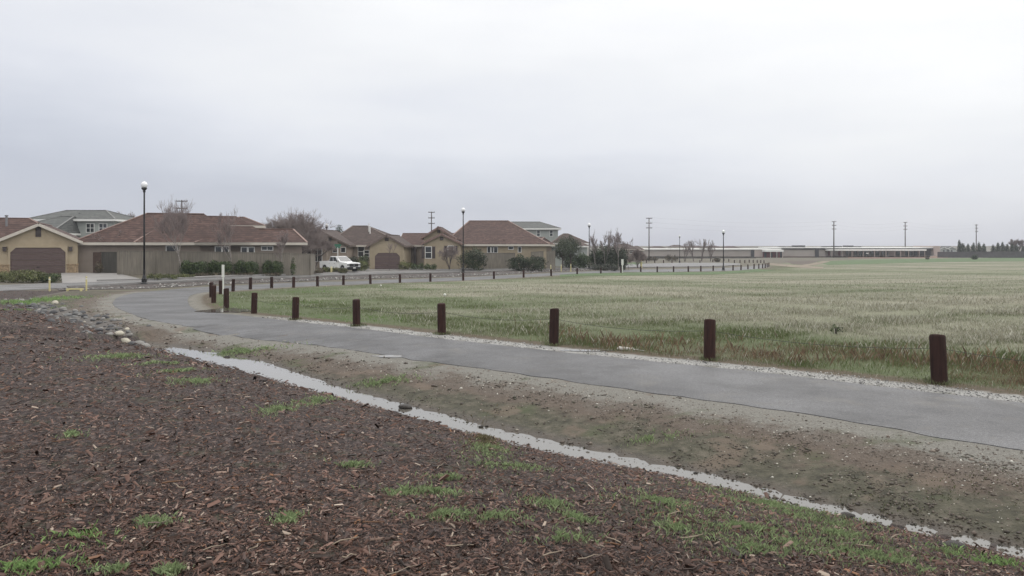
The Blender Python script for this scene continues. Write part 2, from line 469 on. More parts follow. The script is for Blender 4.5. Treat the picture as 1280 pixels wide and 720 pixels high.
    mud = t.ramp(mid, [(.3, (.06, .055, .035)), (.7, (.12, .085, .06))])
    fcol = t.mix(t.step(ei, 1.0, 1.4), mud, fcol)
    grav = t.mix(A['gr'], t.ramp(mid, [(.3, (.10, .092, .075)), (.7, (.19, .175, .145))]), grav)
    fcol = t.mix(t.step(ei, .5, .75), grav, fcol)
    lotc = t.ramp(t.noise(.9, 5, .7), [(.3, (.075, .065, .052)), (.5, (.12, .105, .082)), (.7, (.085, .10, .048))])
    c = t.mix(A['lot'], near, lotc)
    c = t.mix(A['fld'], c, fcol)
    t.base(c)
    wet = t.math('SUBTRACT', 1., t.step(dsw, .0, .35))
    onv = t.math('MULTIPLY', t.step(A['ds'], 0, .05), wet)
    r = t.math('SUBTRACT', .85, t.math('MULTIPLY', onv, .35))
    r = t.math('SUBTRACT', r, t.math('MULTIPLY', t.math('SUBTRACT', 1., t.step(t.math('MAXIMUM', A['di'], 0.), .1, .6)), .3))
    t.rough(r); t.spec(.3)
    h = t.math('ADD', t.math('MULTIPLY', n1, .5), t.math('MULTIPLY', mid, 1.2))
    t.bump(h, .7, .05)
    tag(o, None, None, None, 'structure')
    return o
ground = build_ground()

# ------------------------------------------------------------------ ribbons of paving
def strip(name, A, B, mat, lift, nc=6, kind='structure', skirt=.08, label=None):
    A = np.asarray(A); B = np.asarray(B); n = len(A); V = []; Fc = []
    for i in range(n):
        for k in range(nc+1):
            p = A[i]*(1-k/nc)+B[i]*k/nc; V.append((p[0], p[1], 0))
    V = np.array(V); V[:, 2] = hgt(V[:, 0], V[:, 1])+lift
    V = [tuple(v) for v in V]; m = nc+1
    for i in range(n-1):
        for k in range(nc):
            Fc.append((i*m+k, i*m+k+1, (i+1)*m+k+1, (i+1)*m+k))
    b = len(V)
    for i in range(n):
        for k in (0, nc): x, y, z = V[i*m+k]; V.append((x, y, z-skirt))
    for i in range(n-1):
        Fc.append((i*m, (i+1)*m, b+2*(i+1), b+2*i)); Fc.append((i*m+nc, b+2*i+1, b+2*(i+1)+1, (i+1)*m+nc))
    mb = MB(); mb.v = V; mb.f = Fc
    o = mb.build(name, mat, smooth=False); tag(o, label, None, None, kind); return o

def asphalt(name, c, rough=.42, wet=.5):
    t = NT(name)
    f = t.noise(90, 3, .8); b = t.noise(.45, 4, .6); b2 = t.noise(2.5, 4, .6)
    col = t.ramp(f, [(.3, tuple(x*.5 for x in c)), (.5, c), (.68, tuple(x*2.6 for x in c))])
    f2 = t.noise(24, 4, .8); col = t.mix(.75, col, t.mix(1., col, t.ramp(f2, [(.3, .55), (.5, 1.), (.7, 1.75)]), 'MULTIPLY'))
    stn = t.noise(1.1, 6, .75); col = t.mix(t.math('MULTIPLY', t.step(stn, .52, .66), .38), col, (.15, .138, .12))
    dmp = t.noise(.7, 5, .7, t.mapping((1, 1, 1), (0, 0, .8))); col = t.mix(t.math('MULTIPLY', t.step(dmp, .50, .60), .42), col, tuple(x*.5 for x in c))
    col = t.mix(t.math('MULTIPLY', t.step(b, .4, .65), .35), col, tuple(x*.7 for x in c))
    col = t.mix(t.math('MULTIPLY', t.step(b2, .5, .7), .2), col, tuple(x*1.5 for x in c))
    t.base(col); t.rough(t.ramp(b, [(.35, rough), (.65, rough+.16)])); t.spec(.32)
    t.bump(f, .35, .008)
    return t.m
M['path'] = asphalt('wet_path_asphalt', (.082, .082, .087), .50)
M['street'] = asphalt('street_asphalt', (.125, .123, .125), .5)

def jag(P, a, s, seed):
    P = P.copy(); t = np.gradient(P, axis=0); t /= np.linalg.norm(t, axis=1)[:, None]+1e-9
    P += np.stack([-t[:, 1], t[:, 0]], 1)*(a*lump(P[:, 0], P[:, 1], s, seed))[:, None]; return P
IN2 = smooth_line(IN, 420); ON2 = smooth_line(ON, 420)
PA = np.vstack([jag(IN2, .035, .35, 1.), INF[1:]]); PB = np.vstack([jag(ON2, .05, .4, 3.), OF[1:]])
strip('asphalt_path', PA, PB, M['path'], .008, 6, skirt=.04)

def gl(pts, n): return smooth_line(gline(pts), n)
M['planter'] = None
t = NT('dark_planter_bark')
t.base(t.ramp(t.noise(5, 5, .75), [(.3, (.028, .021, .019)), (.55, (.06, .046, .042)), (.75, (.11, .092, .082))])); t.rough(.8); t.bump(t.noise(12, 4), .6, .05)
M['planter'] = t.m
pl_t = [(70,361.2),(130,357.4),(180,355.5),(220,353.8),(260,352),(300,350.2),(340,349.1),(380,347.8),(440,345.2),(500,343.4),(540,342.2),(580,341),(640,338.8),(700,337.4),(745,336.6)]
pl_b = [(75,363.6),(130,362.0),(180,361.2),(220,359.2),(260,356.4),(300,354.8),(340,353.2),(380,351.8),(440,349.6),(500,347.8),(540,346.8),(580,345.4),(640,342.6),(700,339.6),(745,338)]
strip('planting_strip', gl(pl_t, 120), gl(pl_b, 120), M['planter'], .025, 4)
st_t = [(-160,361),(-60,358.5),(0,356.6),(70,354.2),(100,352.8),(150,351.5),(180,350.8),(220,349.6),(260,348),(300,346.2),(340,344.8),(380,343.3),(440,341),(500,339.3),(540,338.8),(580,338),(640,336.6),(700,335.6),(748,334.6),(775,332.2),(800,330),(850,328.6),(890,328.6),(925,329.4)]
st_b = [(-160,368),(-60,366),(0,364),(70,361.0),(100,359.4),(150,356.8),(180,355.2),(220,353.5),(260,351.7),(300,349.9),(340,348.8),(380,347.5),(440,344.9),(500,343.1),(540,341.9),(580,340.7),(640,338.5),(700,337.1),(748,336.2),(775,335.4),(800,334.6),(850,334.2),(890,333.6),(925,331.6)]
S_T = gl(st_t, 220); S_B = gl(st_b, 220)
strip('street', S_T, S_B, M['street'], .03, 4)
def kerb(name, P, w=.15, h=.13):
    mb = MB(); P3 = [(p[0], p[1], gz(p[0], p[1])+.03+h/2) for p in P]
    for a, b in zip(P3[:-1], P3[1:]): mb.beam(a, b, w, h)
    return tag(mb.build(name, M['concrete']), None, None, None, 'structure')
kerb('street_kerb', S_B[16::2]); kerb('street_kerb', S_T[16:170:2])
# sidewalk on the far side of the street
sd_t = [(185,349.0),(220,347.9),(260,346.4),(300,344.7),(340,343.4),(380,342),(440,339.7)]
sd_b = [(185,350.4),(220,349.3),(260,347.7),(300,345.9),(340,344.5),(380,343.0),(440,340.7)]
strip('sidewalk', gl(sd_t, 60), gl(sd_b, 60), M['concrete'], .11, 2, skirt=.15)
# driveway of the tan garage house (a real, slightly sloping concrete slab)
strip('driveway', gl([(76,341.8),(100,341.6),(146,342.2)], 30), gl([(78,354.4),(115,353.2),(184,351.4)], 30), M['concrete'], .05, 8)
strip('driveway', gl([(462,334.9),(480,334.8),(500,335)], 20), gl([(436,341.2),(470,340.6),(520,339.4)], 20), M['concrete'], .05, 6)
# bare tracks at the far end of the field
M['track'] = simple('pale_dirt_track', (.20, .165, .125), .9, .25, .3)
strip('dirt_track', gl([(962,329),(985,330.6),(1005,332.2),(1030,334)], 40), gl([(956,330.5),(978,333),(1000,334.6),(1028,336)], 40), M['track'], .03, 4)
strip('dirt_track', gl([(1000,331.8),(1015,329.4),(1028,326.6)], 30), gl([(1006,333.2),(1024,330.2),(1038,326.8)], 30), M['track'], .04, 3)
M['bare_soil'] = simple('bare_orange_soil', (.19, .115, .082), .9, .25, .25)
M['dark_soil'] = simple('dark_bare_soil', (.085, .066, .052), .9, .3, .3)
strip('bare_soil', gl([(982,326.4),(1005,326),(1026,326)], 30), gl([(990,330.3),(1006,331.0),(1014,329.2)], 30), M['dark_soil'], .03, 3)
strip('bare_soil', gl([(1060,321.5),(1120,320.9),(1185,320.3)], 40), gl([(1060,322.8),(1120,322.8),(1185,322.2)], 40), M['bare_soil'], .03, 3)
M['lawn'] = simple('far_lawn', (.06, .105, .032), .85, .25, .4)
strip('lawn', gl([(1020,327),(1080,324.8),(1180,323.2),(1320,322)], 60), gl([(1034,331.2),(1085,330),(1180,327.6),(1320,326)], 60), M['lawn'], .02, 4)
strip('lawn', gl([(778,328.8),(790,328.2),(800,328)], 20), gl([(780,333),(795,331),(806,329)], 20), M['lawn'], .03, 4)
strip('lawn', gl([(700,343.4),(776,340.9),(830,340.6),(900,339.6),(948,336.4)], 60), gl([(700,346),(776,344.2),(830,343.8),(900,342.6),(968,338.2)], 60), M['lawn'], .02, 4)
M['rockbed'] = None
t = NT('grey_rock_bed')
v = t.voro(5, None, 'Color'); g = t.n.new('ShaderNodeSeparateColor'); t.l.new(v, g.inputs[0])
t.base(t.ramp(g.outputs[0], [(0, (.05, .05, .05)), (.5, (.16, .155, .15)), (1, (.32, .31, .30))])); t.rough(.7); t.bump(t.voro(5), .8, .08)
M['rockbed'] = t.m
strip('rock_bed', gl([(500,334.6),(540,334),(600,335)], 30), gl([(520,338.6),(560,337.6),(604,336.8)], 30), M['rockbed'], .04, 4)

# ------------------------------------------------------------------ water
def water_mat():
    t = NT('still_rain_water')
    t.base((.12, .112, .10)); t.rough(.03); t.spec(.5)
    t.inp(t.b, 'IOR', 1.9)
    t.bump(t.noise(9, 3, .6, t.mapping((1, .5, 1))), .12, .01)
    return t.m
M['water'] = water_mat()
def water_sheet():
    nW = 16; P = SW[:, :2]
    if np.hypot(*(SW[0, :2]-np.array(sw[0][:2]))) > .01: S = SW[::-1]
    else: S = SW
    P = smooth_line(S[:16, :3], 160)
    tt = np.gradient(P[:, :2], axis=0); tt /= np.linalg.norm(tt, axis=1)[:, None]
    nn = np.stack([-tt[:, 1], tt[:, 0]], 1)
    A = P[:, :2]+nn*(P[:, 2:3]*1.6+.1); B = P[:, :2]-nn*(P[:, 2:3]*1.6+.1)
    mb = MB()
    for a, b in zip(A, B): mb.v += [(a[0], a[1], WLEV), (b[0], b[1], WLEV)]
    for i in range(len(A)-1): mb.f.append((2*i, 2*i+1, 2*i+3, 2*i+2))
    return tag(mb.build('swale_water', M['water']), None, None, None, 'structure')
water_sheet()
def puddle(px, py, wpx, hpx, seed, lift=.045):
    mb = MB(); c = G(px, py); r = np.random.default_rng(seed)
    n = 44; ring = []
    for k in range(n):
        a = 2*math.pi*k/n; rr = 1+.16*math.sin(2*a+seed)+.12*math.sin(3*a+seed*2)+.07*math.sin(7*a)+.05*math.sin(11*a+seed)
        g = G(px+wpx/2*rr*math.cos(a), py+hpx/2*rr*math.sin(a)); ring.append(g)
    z = max(g[2] for g in ring+[c])
    V = [(c[0], c[1], c[2]+lift)]
    for rr in (.5, 1.):
        for g in ring:
            p = c[:2]+(g[:2]-c[:2])*rr; V.append((p[0], p[1], gz(*p)+lift))
    mb.v = V
    for k in range(n):
        j = (k+1) % n; mb.f.append((0, 1+k, 1+j)); mb.f.append((1+k, 1+n+k, 1+n+j, 1+j))
    return tag(mb.build('puddle', M['water']), None, None, None, 'structure')
puddle(282, 388.6, 64, 5.2, 3, .016)
puddle(486, 445.8, 46, 2.6, 5, .010)
puddle(735, 438.5, 60, 2.4, 8, .012)

# ------------------------------------------------------------------ stuff: chips, pebbles, grass
def sample(n, u0, u1, D0, D1):
    u = rng.uniform(u0, u1, n); D = 1/rng.uniform(1/D1, 1/D0, n); return u*D, D

def chips():
    x, D = sample(210000, -.78, .76, 3.3, 48.)
    d, w, zb = swale(x, D)
    keep = (d < -w*.95-.02+.1*lump(x, D, .5, 3.)) & (D < 52-.02*x)
    # keep below the street
    x = x[keep]; D = D[keep]; n = len(x); z = hgt(x, D)
    sc = np.clip(D/9., .8, 2.6)
    L = rng.lognormal(math.log(.026), .50, n)*sc; L = np.clip(L, .01, .14*sc)
    Wd = L*rng.uniform(.18, .5, n); Th = Wd*rng.uniform(.2, .45, n)
    yaw = rng.uniform(0, 2*math.pi, n); tilt = rng.normal(0, .28, n); roll = rng.normal(0, .5, n)
    ax = np.stack([np.cos(yaw)*np.cos(tilt), np.sin(yaw)*np.cos(tilt), np.sin(tilt)], 1)
    s0 = np.stack([-np.sin(yaw), np.cos(yaw), np.zeros(n)], 1)
    up0 = np.cross(ax, s0)
    sd = s0*np.cos(roll)[:, None]+up0*np.sin(roll)[:, None]; up = np.cross(ax, sd)
    c = np.stack([x, D, z+Th*.3+rng.uniform(0, .014, n)*sc+np.abs(np.sin(tilt))*L*.3], 1)
    V = np.zeros((n, 6, 3)); hL = (L/2)[:, None]; hW = (Wd/2)[:, None]; T = Th[:, None]
    tp = rng.uniform(.3, 1, (n, 1)); tq = rng.uniform(.3, 1, (n, 1))
    V[:, 0] = c-ax*hL-sd*hW*tp; V[:, 1] = c-ax*hL*.9+sd*hW*tp*.8; V[:, 2] = c+ax*hL*.95+sd*hW*tq; V[:, 3] = c+ax*hL-sd*hW*tq*.7
    V[:, 4] = c-ax*hL*.75+up*T; V[:, 5] = c+ax*hL*.7+up*T
    f = np.array([(0, 3, 5, 4), (2, 1, 4, 5)]); tri = np.array([(1, 0, 4), (3, 2, 5)])
    F4 = (np.arange(n)[:, None, None]*6+f).reshape(-1, 4)
    pal = np.array([(.022, .014, .011), (.044, .025, .019), (.070, .038, .029), (.102, .056, .043), (.142, .084, .066), (.20, .138, .11), (.33, .265, .215), (.18, .085, .042)])
    pi = rng.choice(len(pal), n, p=[.19, .23, .22, .17, .10, .055, .02, .015])
    col = pal[pi]*rng.uniform(.85, 1.35, (n, 1))
    col = col*(1+.22*lump(x, D, 1.4, 6.))[:, None]
    o = np_mesh('mulch', V.reshape(-1, 3), F4, M['chip'], np.repeat(col, 6, 0), k=4)
    tag(o, 'reddish brown bark mulch chips covering the foreground bank', 'mulch', None, 'stuff')
chips()

def sticks():
    x, D = sample(260, -.7, .7, 3.8, 16.)
    d, w, zb = swale(x, D); k = d < -w-.3; x = x[k]; D = D[k]
    mb = MB(); n = len(x); z = hgt(x, D)
    V = []; Fc = []; Cc = []
    for i in range(n):
        L = random.uniform(.05, .17); a = random.uniform(0, math.pi); r = random.uniform(.0025, .006)
        p = [(x[i]+math.cos(a)*L*(t-.5)+random.uniform(-.01, .01), D[i]+math.sin(a)*L*(t-.5)+random.uniform(-.01, .01), z[i]+.022+random.uniform(0, .012)) for t in (0, .35, .7, 1)]
        m = MB(); m.tube(p, [r, r, r*.8, r*.5], 4, False); b = len(V); V += m.v; Fc += [tuple(q+b for q in f) for f in m.f]
        c = random.choice([(.09, .065, .055), (.17, .135, .11), (.26, .21, .16), (.15, .08, .045), (.05, .035, .03), (.07, .045, .04)])
        Cc += [c]*len(m.v)
    o = np_mesh('twigs', np.array(V), np.array(Fc), M['chip'], np.array(Cc), k=4)
    tag(o, 'thin pale sticks lying loose on the bark mulch', 'twigs', None, 'stuff')
sticks()

def pebbles(name, label, x, D, rad, cols, lift=0.):
    n = len(x); z = hgt(x, D)
    O = np.array([(1, 0, 0), (0, 1, 0), (-1, 0, 0), (0, -1, 0), (0, 0, .7), (0, 0, -.5)], float)
    s = rad[:, None]*rng.uniform(.6, 1.25, (n, 3)); a = rng.uniform(0, 6.28, n)
    P = O[None]*s[:, None]; ca = np.cos(a)[:, None]; sa = np.sin(a)[:, None]
    V = np.stack([P[..., 0]*ca-P[..., 1]*sa+x[:, None], P[..., 0]*sa+P[..., 1]*ca+D[:, None], P[..., 2]+z[:, None]+lift], -1)
    f = np.array([(0, 1, 4), (1, 2, 4), (2, 3, 4), (3, 0, 4), (1, 0, 5), (2, 1, 5), (3, 2, 5), (0, 3, 5)])
    Fc = (np.arange(n)[:, None, None]*6+f).reshape(-1, 3)
    o = np_mesh(name, V.reshape(-1, 3), Fc, M['pebble'], np.repeat(cols, 6, 0), smooth=False)
    tag(o, label, 'gravel', None, 'stuff'); return o
x, D = sample(60000, -.7, .75, 6., 20.)
d, w, zb = swale(x, D); k = (np.abs(d) < w*1.25) & (np.abs(d) > w*.35) & (rng.random(len(x)) < .5*(np.abs(d)/w/1.2)**3); x = x[k]; D = D[k]; n = len(x)
pebbles('ditch_debris', 'dark bits of bark and mud lying along the ditch water margins', x, D, rng.lognormal(math.log(.012), .4, n), np.array([(.035, .025, .02), (.06, .045, .035), (.09, .07, .055)])[rng.choice(3, n)], .035)
x, D = sample(95000, -.7, .75, 6.2, 45.)
d, w, zb = swale(x, D); do, _ = polydist(x, D, OUTER_C); inn = inpoly(x, D, FIELD)
between = inpoly(x, D, np.vstack([OUTER, INNER[::-1]]))
k = (d > w+.05) & (~inn) & (~between) & (rng.random(len(x)) < np.exp(-((do-.9)/.7)**2)*.8+.10) & (D < 40)
x = x[k]; D = D[k]; n = len(x)
g = rng.choice(5, n, p=[.34, .28, .2, .12, .06])
pal = np.array([(.07, .055, .045), (.12, .095, .078), (.17, .14, .115), (.30, .27, .23), (.5, .48, .43)])
pebbles('gravel', 'small brown and pale stones scattered over the dirt verge', x, D, rng.lognormal(math.log(.0095), .45, n)*np.clip(D/11, .9, 2.2), pal[g]*rng.uniform(.8, 1.2, (n, 1)))
x, D = sample(70000, -.7, .75, 6.0, 30.)
d, w, zb = swale(x, D); do, _ = polydist(x, D, OUTER_C); inn = inpoly(x, D, FIELD); between = inpoly(x, D, np.vstack([OUTER, INNER[::-1]]))
k = (d > w*.7) & (~inn) & (~between) & (do > .5) & (lump(x, D, .7, 31.)+.6*lump(x, D, .17, 3.) > .1)
x = x[k]; D = D[k]; n = len(x); g = rng.choice(4, n)
pebbles('dirt_crumbs', 'dark wet crumbs of soil scattered over the muddy verge', x, D, rng.lognormal(math.log(.011), .45, n)*np.clip(D/11, .9, 2.), np.array([(.045, .036, .029), (.065, .053, .042), (.10, .082, .066), (.06, .058, .040)])[g]*rng.uniform(.8, 1.2, (n, 1)))
x, D = sample(90000, -.45, .76, 10., 40.)
di, _ = polydist(x, D, INNER_C); inn = inpoly(x, D, FIELD)
k = inn & (x > -8) & (di < .62+.25*lump(x, D, .8, 2.)) ; x = x[k]; D = D[k]; n = len(x)
g = rng.choice(4, n, p=[.25, .35, .28, .12]); pal = np.array([(.09, .09, .09), (.26, .255, .25), (.40, .395, .385), (.55, .545, .53)])
pebbles('gravel', 'pale grey gravel line along the far edge of the path', x, D, rng.lognormal(math.log(.011), .35, n)*np.clip(D/14, 1, 2), pal[g]*rng.uniform(.8, 1.15, (n, 1)), .004)
# white cobbles strewn through the planting strip
PT = gl(pl_t, 200); PBt = gl(pl_b, 200)
ii = rng.integers(0, 199, 3600); tt_ = rng.random(3600)
xy = PT[ii]*(1-tt_[:, None])+PBt[ii]*tt_[:, None]+rng.normal(0, .1, (3600, 2))
kk = (tt_ > .55) | (rng.random(3600) < .12)
xy = xy[kk]; n = len(xy)
pebbles('gravel', 'pale cobbles strewn through the dark planting strip', xy[:, 0], xy[:, 1], rng.lognormal(math.log(.075), .4, n), rng.choice([.09, .16, .25, .42], n, p=[.4, .3, .2, .1])[:, None]*np.array([(1., .96, .92)]), .03)

def blades(x, y, h, w, col, lean=.35, lift=0.):
    n = len(x); z = hgt(x, y)+lift; a = rng.uniform(0, 6.28, n)
    dx = np.cos(a)*w; dy = np.sin(a)*w; b = rng.uniform(0, 6.28, n); l = h*lean*rng.uniform(.1, 1.3, n)
    V = np.zeros((n, 4, 3))
    V[:, 0] = np.stack([x-dx, y-dy, z-.01], 1); V[:, 1] = np.stack([x+dx, y+dy, z-.01], 1)
    V[:, 2] = np.stack([x+dx*.7+np.cos(b)*l*.35, y+dy*.7+np.sin(b)*l*.35, z+h*.6], 1)
    V[:, 3] = np.stack([x+np.cos(b)*l, y+np.sin(b)*l, z+h], 1)
    return V.reshape(-1, 3), np.repeat(col, 4, 0)
def blade_obj(name, parts, label):
    V = np.vstack([p[0] for p in parts]); Cc = np.vstack([p[1] for p in parts]); n = len(V)//4
    f = (np.arange(n)[:, None]*4+np.array([0, 1, 2, 3])).reshape(-1, 4)
    o = np_mesh(name, V, f, M['grass'], Cc, k=4); tag(o, label, 'grass', None, 'stuff'); return o

POSTPX = [(G(a_, b_, 9.), 0, 0) for a_, b_ in ((1174, 479.5), (887, 450), (692, 431.5), (552.3, 418), (446, 407.6), (369.3, 399.7))]
def field_grass():
    x, D = sample(760000, -.42, .76, 12., 48.); x2, D2 = sample(150000, -.42, .76, 48., 190.); x = np.r_[x, x2]; D = np.r_[D, D2]
    k = inpoly(x, D, FIELD); x = x[k]; D = D[k]
    di, _ = polydist(x, D, INNER_C)
    dens = sm((di-.55)/.8)*(.12+.88*np.clip(.45+lump(x, D, 1.3, 3.)+.6*lump(x, D, .45, 13.), 0, 1))
    k = rng.random(len(x)) < dens; x = x[k]; D = D[k]; di = di[k]; n = len(x)
    s = np.clip(straw(x, D, di)+rng.normal(0, .16, n), 0, 1); bw = brownweed(x, D, di)
    isb = rng.random(n) < bw*.85
    iss = rng.random(n) < s*.9
    green = np.array([(.115, .15, .055), (.095, .128, .048), (.145, .17, .075), (.16, .17, .09)])[rng.integers(0, 4, n)]
    strw = np.array([(.33, .315, .245), (.41, .395, .325), (.26, .247, .185), (.52, .50, .43)])[rng.integers(0, 4, n)]
    brn = np.array([(.19, .125, .085), (.26, .19, .125), (.13, .085, .06)])[rng.integers(0, 3, n)]
    # bright new-growth green close to the loop and along the far leg
    br = np.clip(lump(x, D, 5., 12.)*1.5+.1, 0, 1)*sm((-x+2)/6.)
    green = green*(1-br[:, None]*.75)+np.array((.13, .29, .045))*br[:, None]*.75
    col = np.where(isb[:, None], brn, np.where(iss[:, None], strw, green))*rng.uniform(.8, 1.2, (n, 1))
    h = np.where(isb, rng.uniform(.05, .17, n), np.where(iss, rng.uniform(.035, .13, n), rng.uniform(.02, .075, n)))*(1+.6*lump(x, D, 1.7, 7.))*rng.choice([.6, 1., 1.5], n, p=[.45, .5, .05])
    h = h*np.clip(1.15-di*0, .3, 2)*np.clip(di/1.6, .35, 1)
    w = .0009*np.clip(D/15, 1, 3)*np.where(D > 48, 2., 1.)*rng.uniform(.6, 1.5, n)
    for g_, h_, r_ in POSTPX:
        a = rng.uniform(0, 6.28, 260); q = .13+np.abs(rng.normal(0, .07, 260)); x = np.r_[x, g_[0]+np.cos(a)*q]; D = np.r_[D, g_[1]+np.sin(a)*q]
        h = np.r_[h, rng.uniform(.02, .09, 260)]; w = np.r_[w, np.full(260, .0012)]; col = np.vstack([col, np.array((.15, .17, .09))*rng.uniform(.6, 1.5, (260, 1))])
    return blades(x, D, h, w, col, .5)
blade_obj('grass', [field_grass()], 'straw and green grass covering the open field')

# weeds in the mulch and on the verge
wp = [(95,678,34,9),(40,712,44,10),(150,716,30,5),(345,512,26,8),(395,502,20,7),(362,650,16,8),(190,656,20,6),(545,616,50,8),(556,645,44,8),(612,647,44,7),(690,632,34,7),
      (500,617,20,5),(830,630,44,11),(700,673,40,7),(850,662,40,8),(960,632,40,8),(925,660,60,10),(935,686,70,12),(1010,687,70,12),(1080,692,60,14),(1020,652,50,10),(1045,668,44,8),(1120,705,30,8),(1235,704,26,8),(1180,690,18,5),
      (150,447,60,5),(225,465,45,8),(200,455,30,5),(245,478,30,6),(605,549,20,5),(610,562,26,5),(480,478,30,6),(820,548,30,6),(88,545,12,4),(300,440,40,4),(640,585,40,5),(45,376,24,5),(20,388,22,5),(215,717,18,6),(720,650,20,5),(560,600,20,4),(440,583,20,4)]
P = []
for i, (px, py, wx, wy) in enumerate(wp):
    c = G(px, py, 3.2); e = G(px+wx, py, 3.2); f = G(px, py-wy*.9, 3.2)
    rx = abs(e[0]-c[0]); ry = abs(f[1]-c[1])
    n = int(min(7000, 400+4200*rx*ry/.35*.5))
    a = rng.uniform(0, 6.28, n); r = np.abs(rng.normal(0, .78, n))
    lx = c[0]+np.cos(a)*r*rx; ly = c[1]+np.sin(a)*r*ry
    ok = lump(lx, ly, .14, i*1.3) > -.25; lx = lx[ok]; ly = ly[ok]; n = len(lx)
    bright = (i < 2) or (px, py) in ((45, 376), (1235, 704))
    base = np.array((.24, .36, .14)) if bright else np.array((.26, .33, .17))
    if (px, py) == (605, 549): base = np.array((.16, .14, .08))
    D0 = c[1]
    col = base*rng.uniform(.6, 1.35, (n, 1))*np.array([(1, 1, 1)])
    hh = rng.uniform(.008, .034, n)*(1.25 if bright else 1)*np.clip(D0/8, 1, 2.)
    P.append(blades(lx, ly, hh, rng.uniform(.0010, .0021, n)*np.clip(D0/6, .8, 4), col, 1.1, .012))
blade_obj('weeds', P, 'low green weeds sprouting in patches through the mulch')
# sparse tufts on the verge
x, D = sample(50000, -.7, .75, 6.5, 50.)
d, w, zb = swale(x, D); do, _ = polydist(x, D, OUTER_C); inn = inpoly(x, D, FIELD); bt = inpoly(x, D, np.vstack([OUTER, INNER[::-1]]))
k = (d > w+.1) & ~inn & ~bt & (do > .7) & (lump(x, D, .9, 15.)+.5*lump(x, D, .23, 2.) > .55)
x = x[k]; D = D[k]; n = len(x)
blade_obj('moss', [blades(x, D, rng.uniform(.008, .022, n)*np.clip(D/10, 1, 2), .003*np.clip(D/9, 1, 3)*np.ones(n), np.array((.08, .095, .04))*rng.uniform(.6, 1.3, (n, 1)), 1.2)], 'thin mossy growth over the muddy verge')

# ------------------------------------------------------------------ timber posts
post_px = [(1174,479.5,61.5,19),(887,450,51,14.5),(692,431.5,46,12),(552.3,418,39,9.8),(446,407.6,33.6,8),(369.3,399.7,28.5,7),(317.5,391.8,25.9,6.4),(283,385.4,25,6),(267,378.6,22,5),
           (264.4,371.8,19,4.4),(276,367.6,17,4),(291.3,364.2,15.4,3.8),(313,361.7,15,3.6),(339.5,360.3,14.3,3.3),(367,359.4,13.3,3.2),(397,358,12.8,3.0),(429.3,356.2,12,2.9),(463,354.9,11.7,2.8),(500,353.4,10.7,2.6),(538,352,10.4,2.5),(579,350.6,10,2.4),
           (617.5,348.6,9.5,2.3),(654.5,346.8,9.1,2.2),(689,345,8.6,2.1),(721.5,342.8,7.6,2.0),(751,342,7.4,1.9),(776.3,341,7.6,1.9),(801,339.8,6.9,1.8),(821.5,340.2,7.2,1.7),(842,339.8,7,1.7),(860.3,339.7,7,1.6),(876,339.3,7,1.6),(891.5,338.6,6.6,1.6),
           (916.3,338,6.6,1.5),(926.2,337.6,6.3,1.5),(935,336.6,6,1.5),(942.5,336.2,6.6,1.5),(948.5,335.8,6.4,1.4),(953.2,335.4,6.2,1.4),(956.5,335,6,1.4),(959,334.4,5.8,1.3),(961,333.6,5.6,1.3)]
ords = ['nearest', 'second nearest', 'third', 'fourth', 'fifth', 'sixth', 'seventh', 'eighth', 'ninth', 'tenth', 'eleventh', 'twelfth', 'thirteenth', 'fourteenth', 'fifteenth', 'sixteenth', 'seventeenth', 'eighteenth', 'nineteenth', 'twentieth',
        'twenty-first', 'twenty-second', 'twenty-third', 'twenty-fourth', 'twenty-fifth', 'twenty-sixth', 'twenty-seventh', 'twenty-eighth', 'twenty-ninth', 'thirtieth', 'thirty-first', 'thirty-second', 'thirty-third', 'thirty-fourth', 'thirty-fifth', 'thirty-sixth', 'thirty-seventh', 'thirty-eighth', 'thirty-ninth', 'fortieth', 'forty-first', 'forty-second']
def post_mesh(seed):
    r = random.Random(seed); mb = MB(); n = 20; prof = [(1, -.12), (1, .0), (1.0, .3), (.99, .6), (.985, .94), (.94, .975), (.82, .995), (.4, 1.0)]
    b0 = 0
    for pr, z in prof:
        for k in range(n):
            a = 2*math.pi*k/n; rr = pr*(1+.022*math.sin(3*a+seed)+.018*math.sin(5*a+seed*2))
            mb.v.append((rr*math.cos(a)+.02*z*math.sin(seed), rr*math.sin(a), z+(.012*math.sin(a+seed) if z > .9 else 0)))
    for i in range(len(prof)-1):
        for k in range(n):
            j = (k+1) % n; mb.f.append((i*n+k, i*n+j, (i+1)*n+j, (i+1)*n+k))
    mb.f.append(tuple((len(prof)-1)*n+k for k in range(n)))
    me = mb.build('timber_post', M['post_wood'], smooth=True); d = me.data; bpy.data.objects.remove(me); return d
pmeshes = [post_mesh(s) for s in (1, 2, 3, 4)]
POSTS = []
for i, (px, py, hpx, wpx) in enumerate(post_px):
    g = G(px, py, 9.); D = g[1]; h = min(max(hpx*D/1000, .68), .86); rad = min(max(wpx*D/2000, .105), .128)
    if i > 12: h = max(min(hpx*D/1000, .80), .60)
    o = bpy.data.objects.new('timber_post', pmeshes[i % 4]); C.objects.link(o)
    o.location = g; o.scale = (rad, rad, h); o.rotation_euler = (random.uniform(-.03, .03), random.uniform(-.03, .03), random.uniform(0, 6.28))
    extra = {}.get(i, '')
    tag(o, 'dark brown round timber post, %s along the field edge from the right%s' % (ords[i], extra), 'post', 'timber posts lining the field edge of the path')
    POSTS.append((g, h, rad))
far_px = [(808,328.6),(818.5,328.6),(829.5,328.8),(840,328.6),(875,328.8),(891,327.6),(905,326.8),(911,327.2),(918,328.6),(925,328.6),(931,328.8),(936.5,328.4),(941.5,328.6),(946.5,328.6),(951,328.8),(955,329.2)]
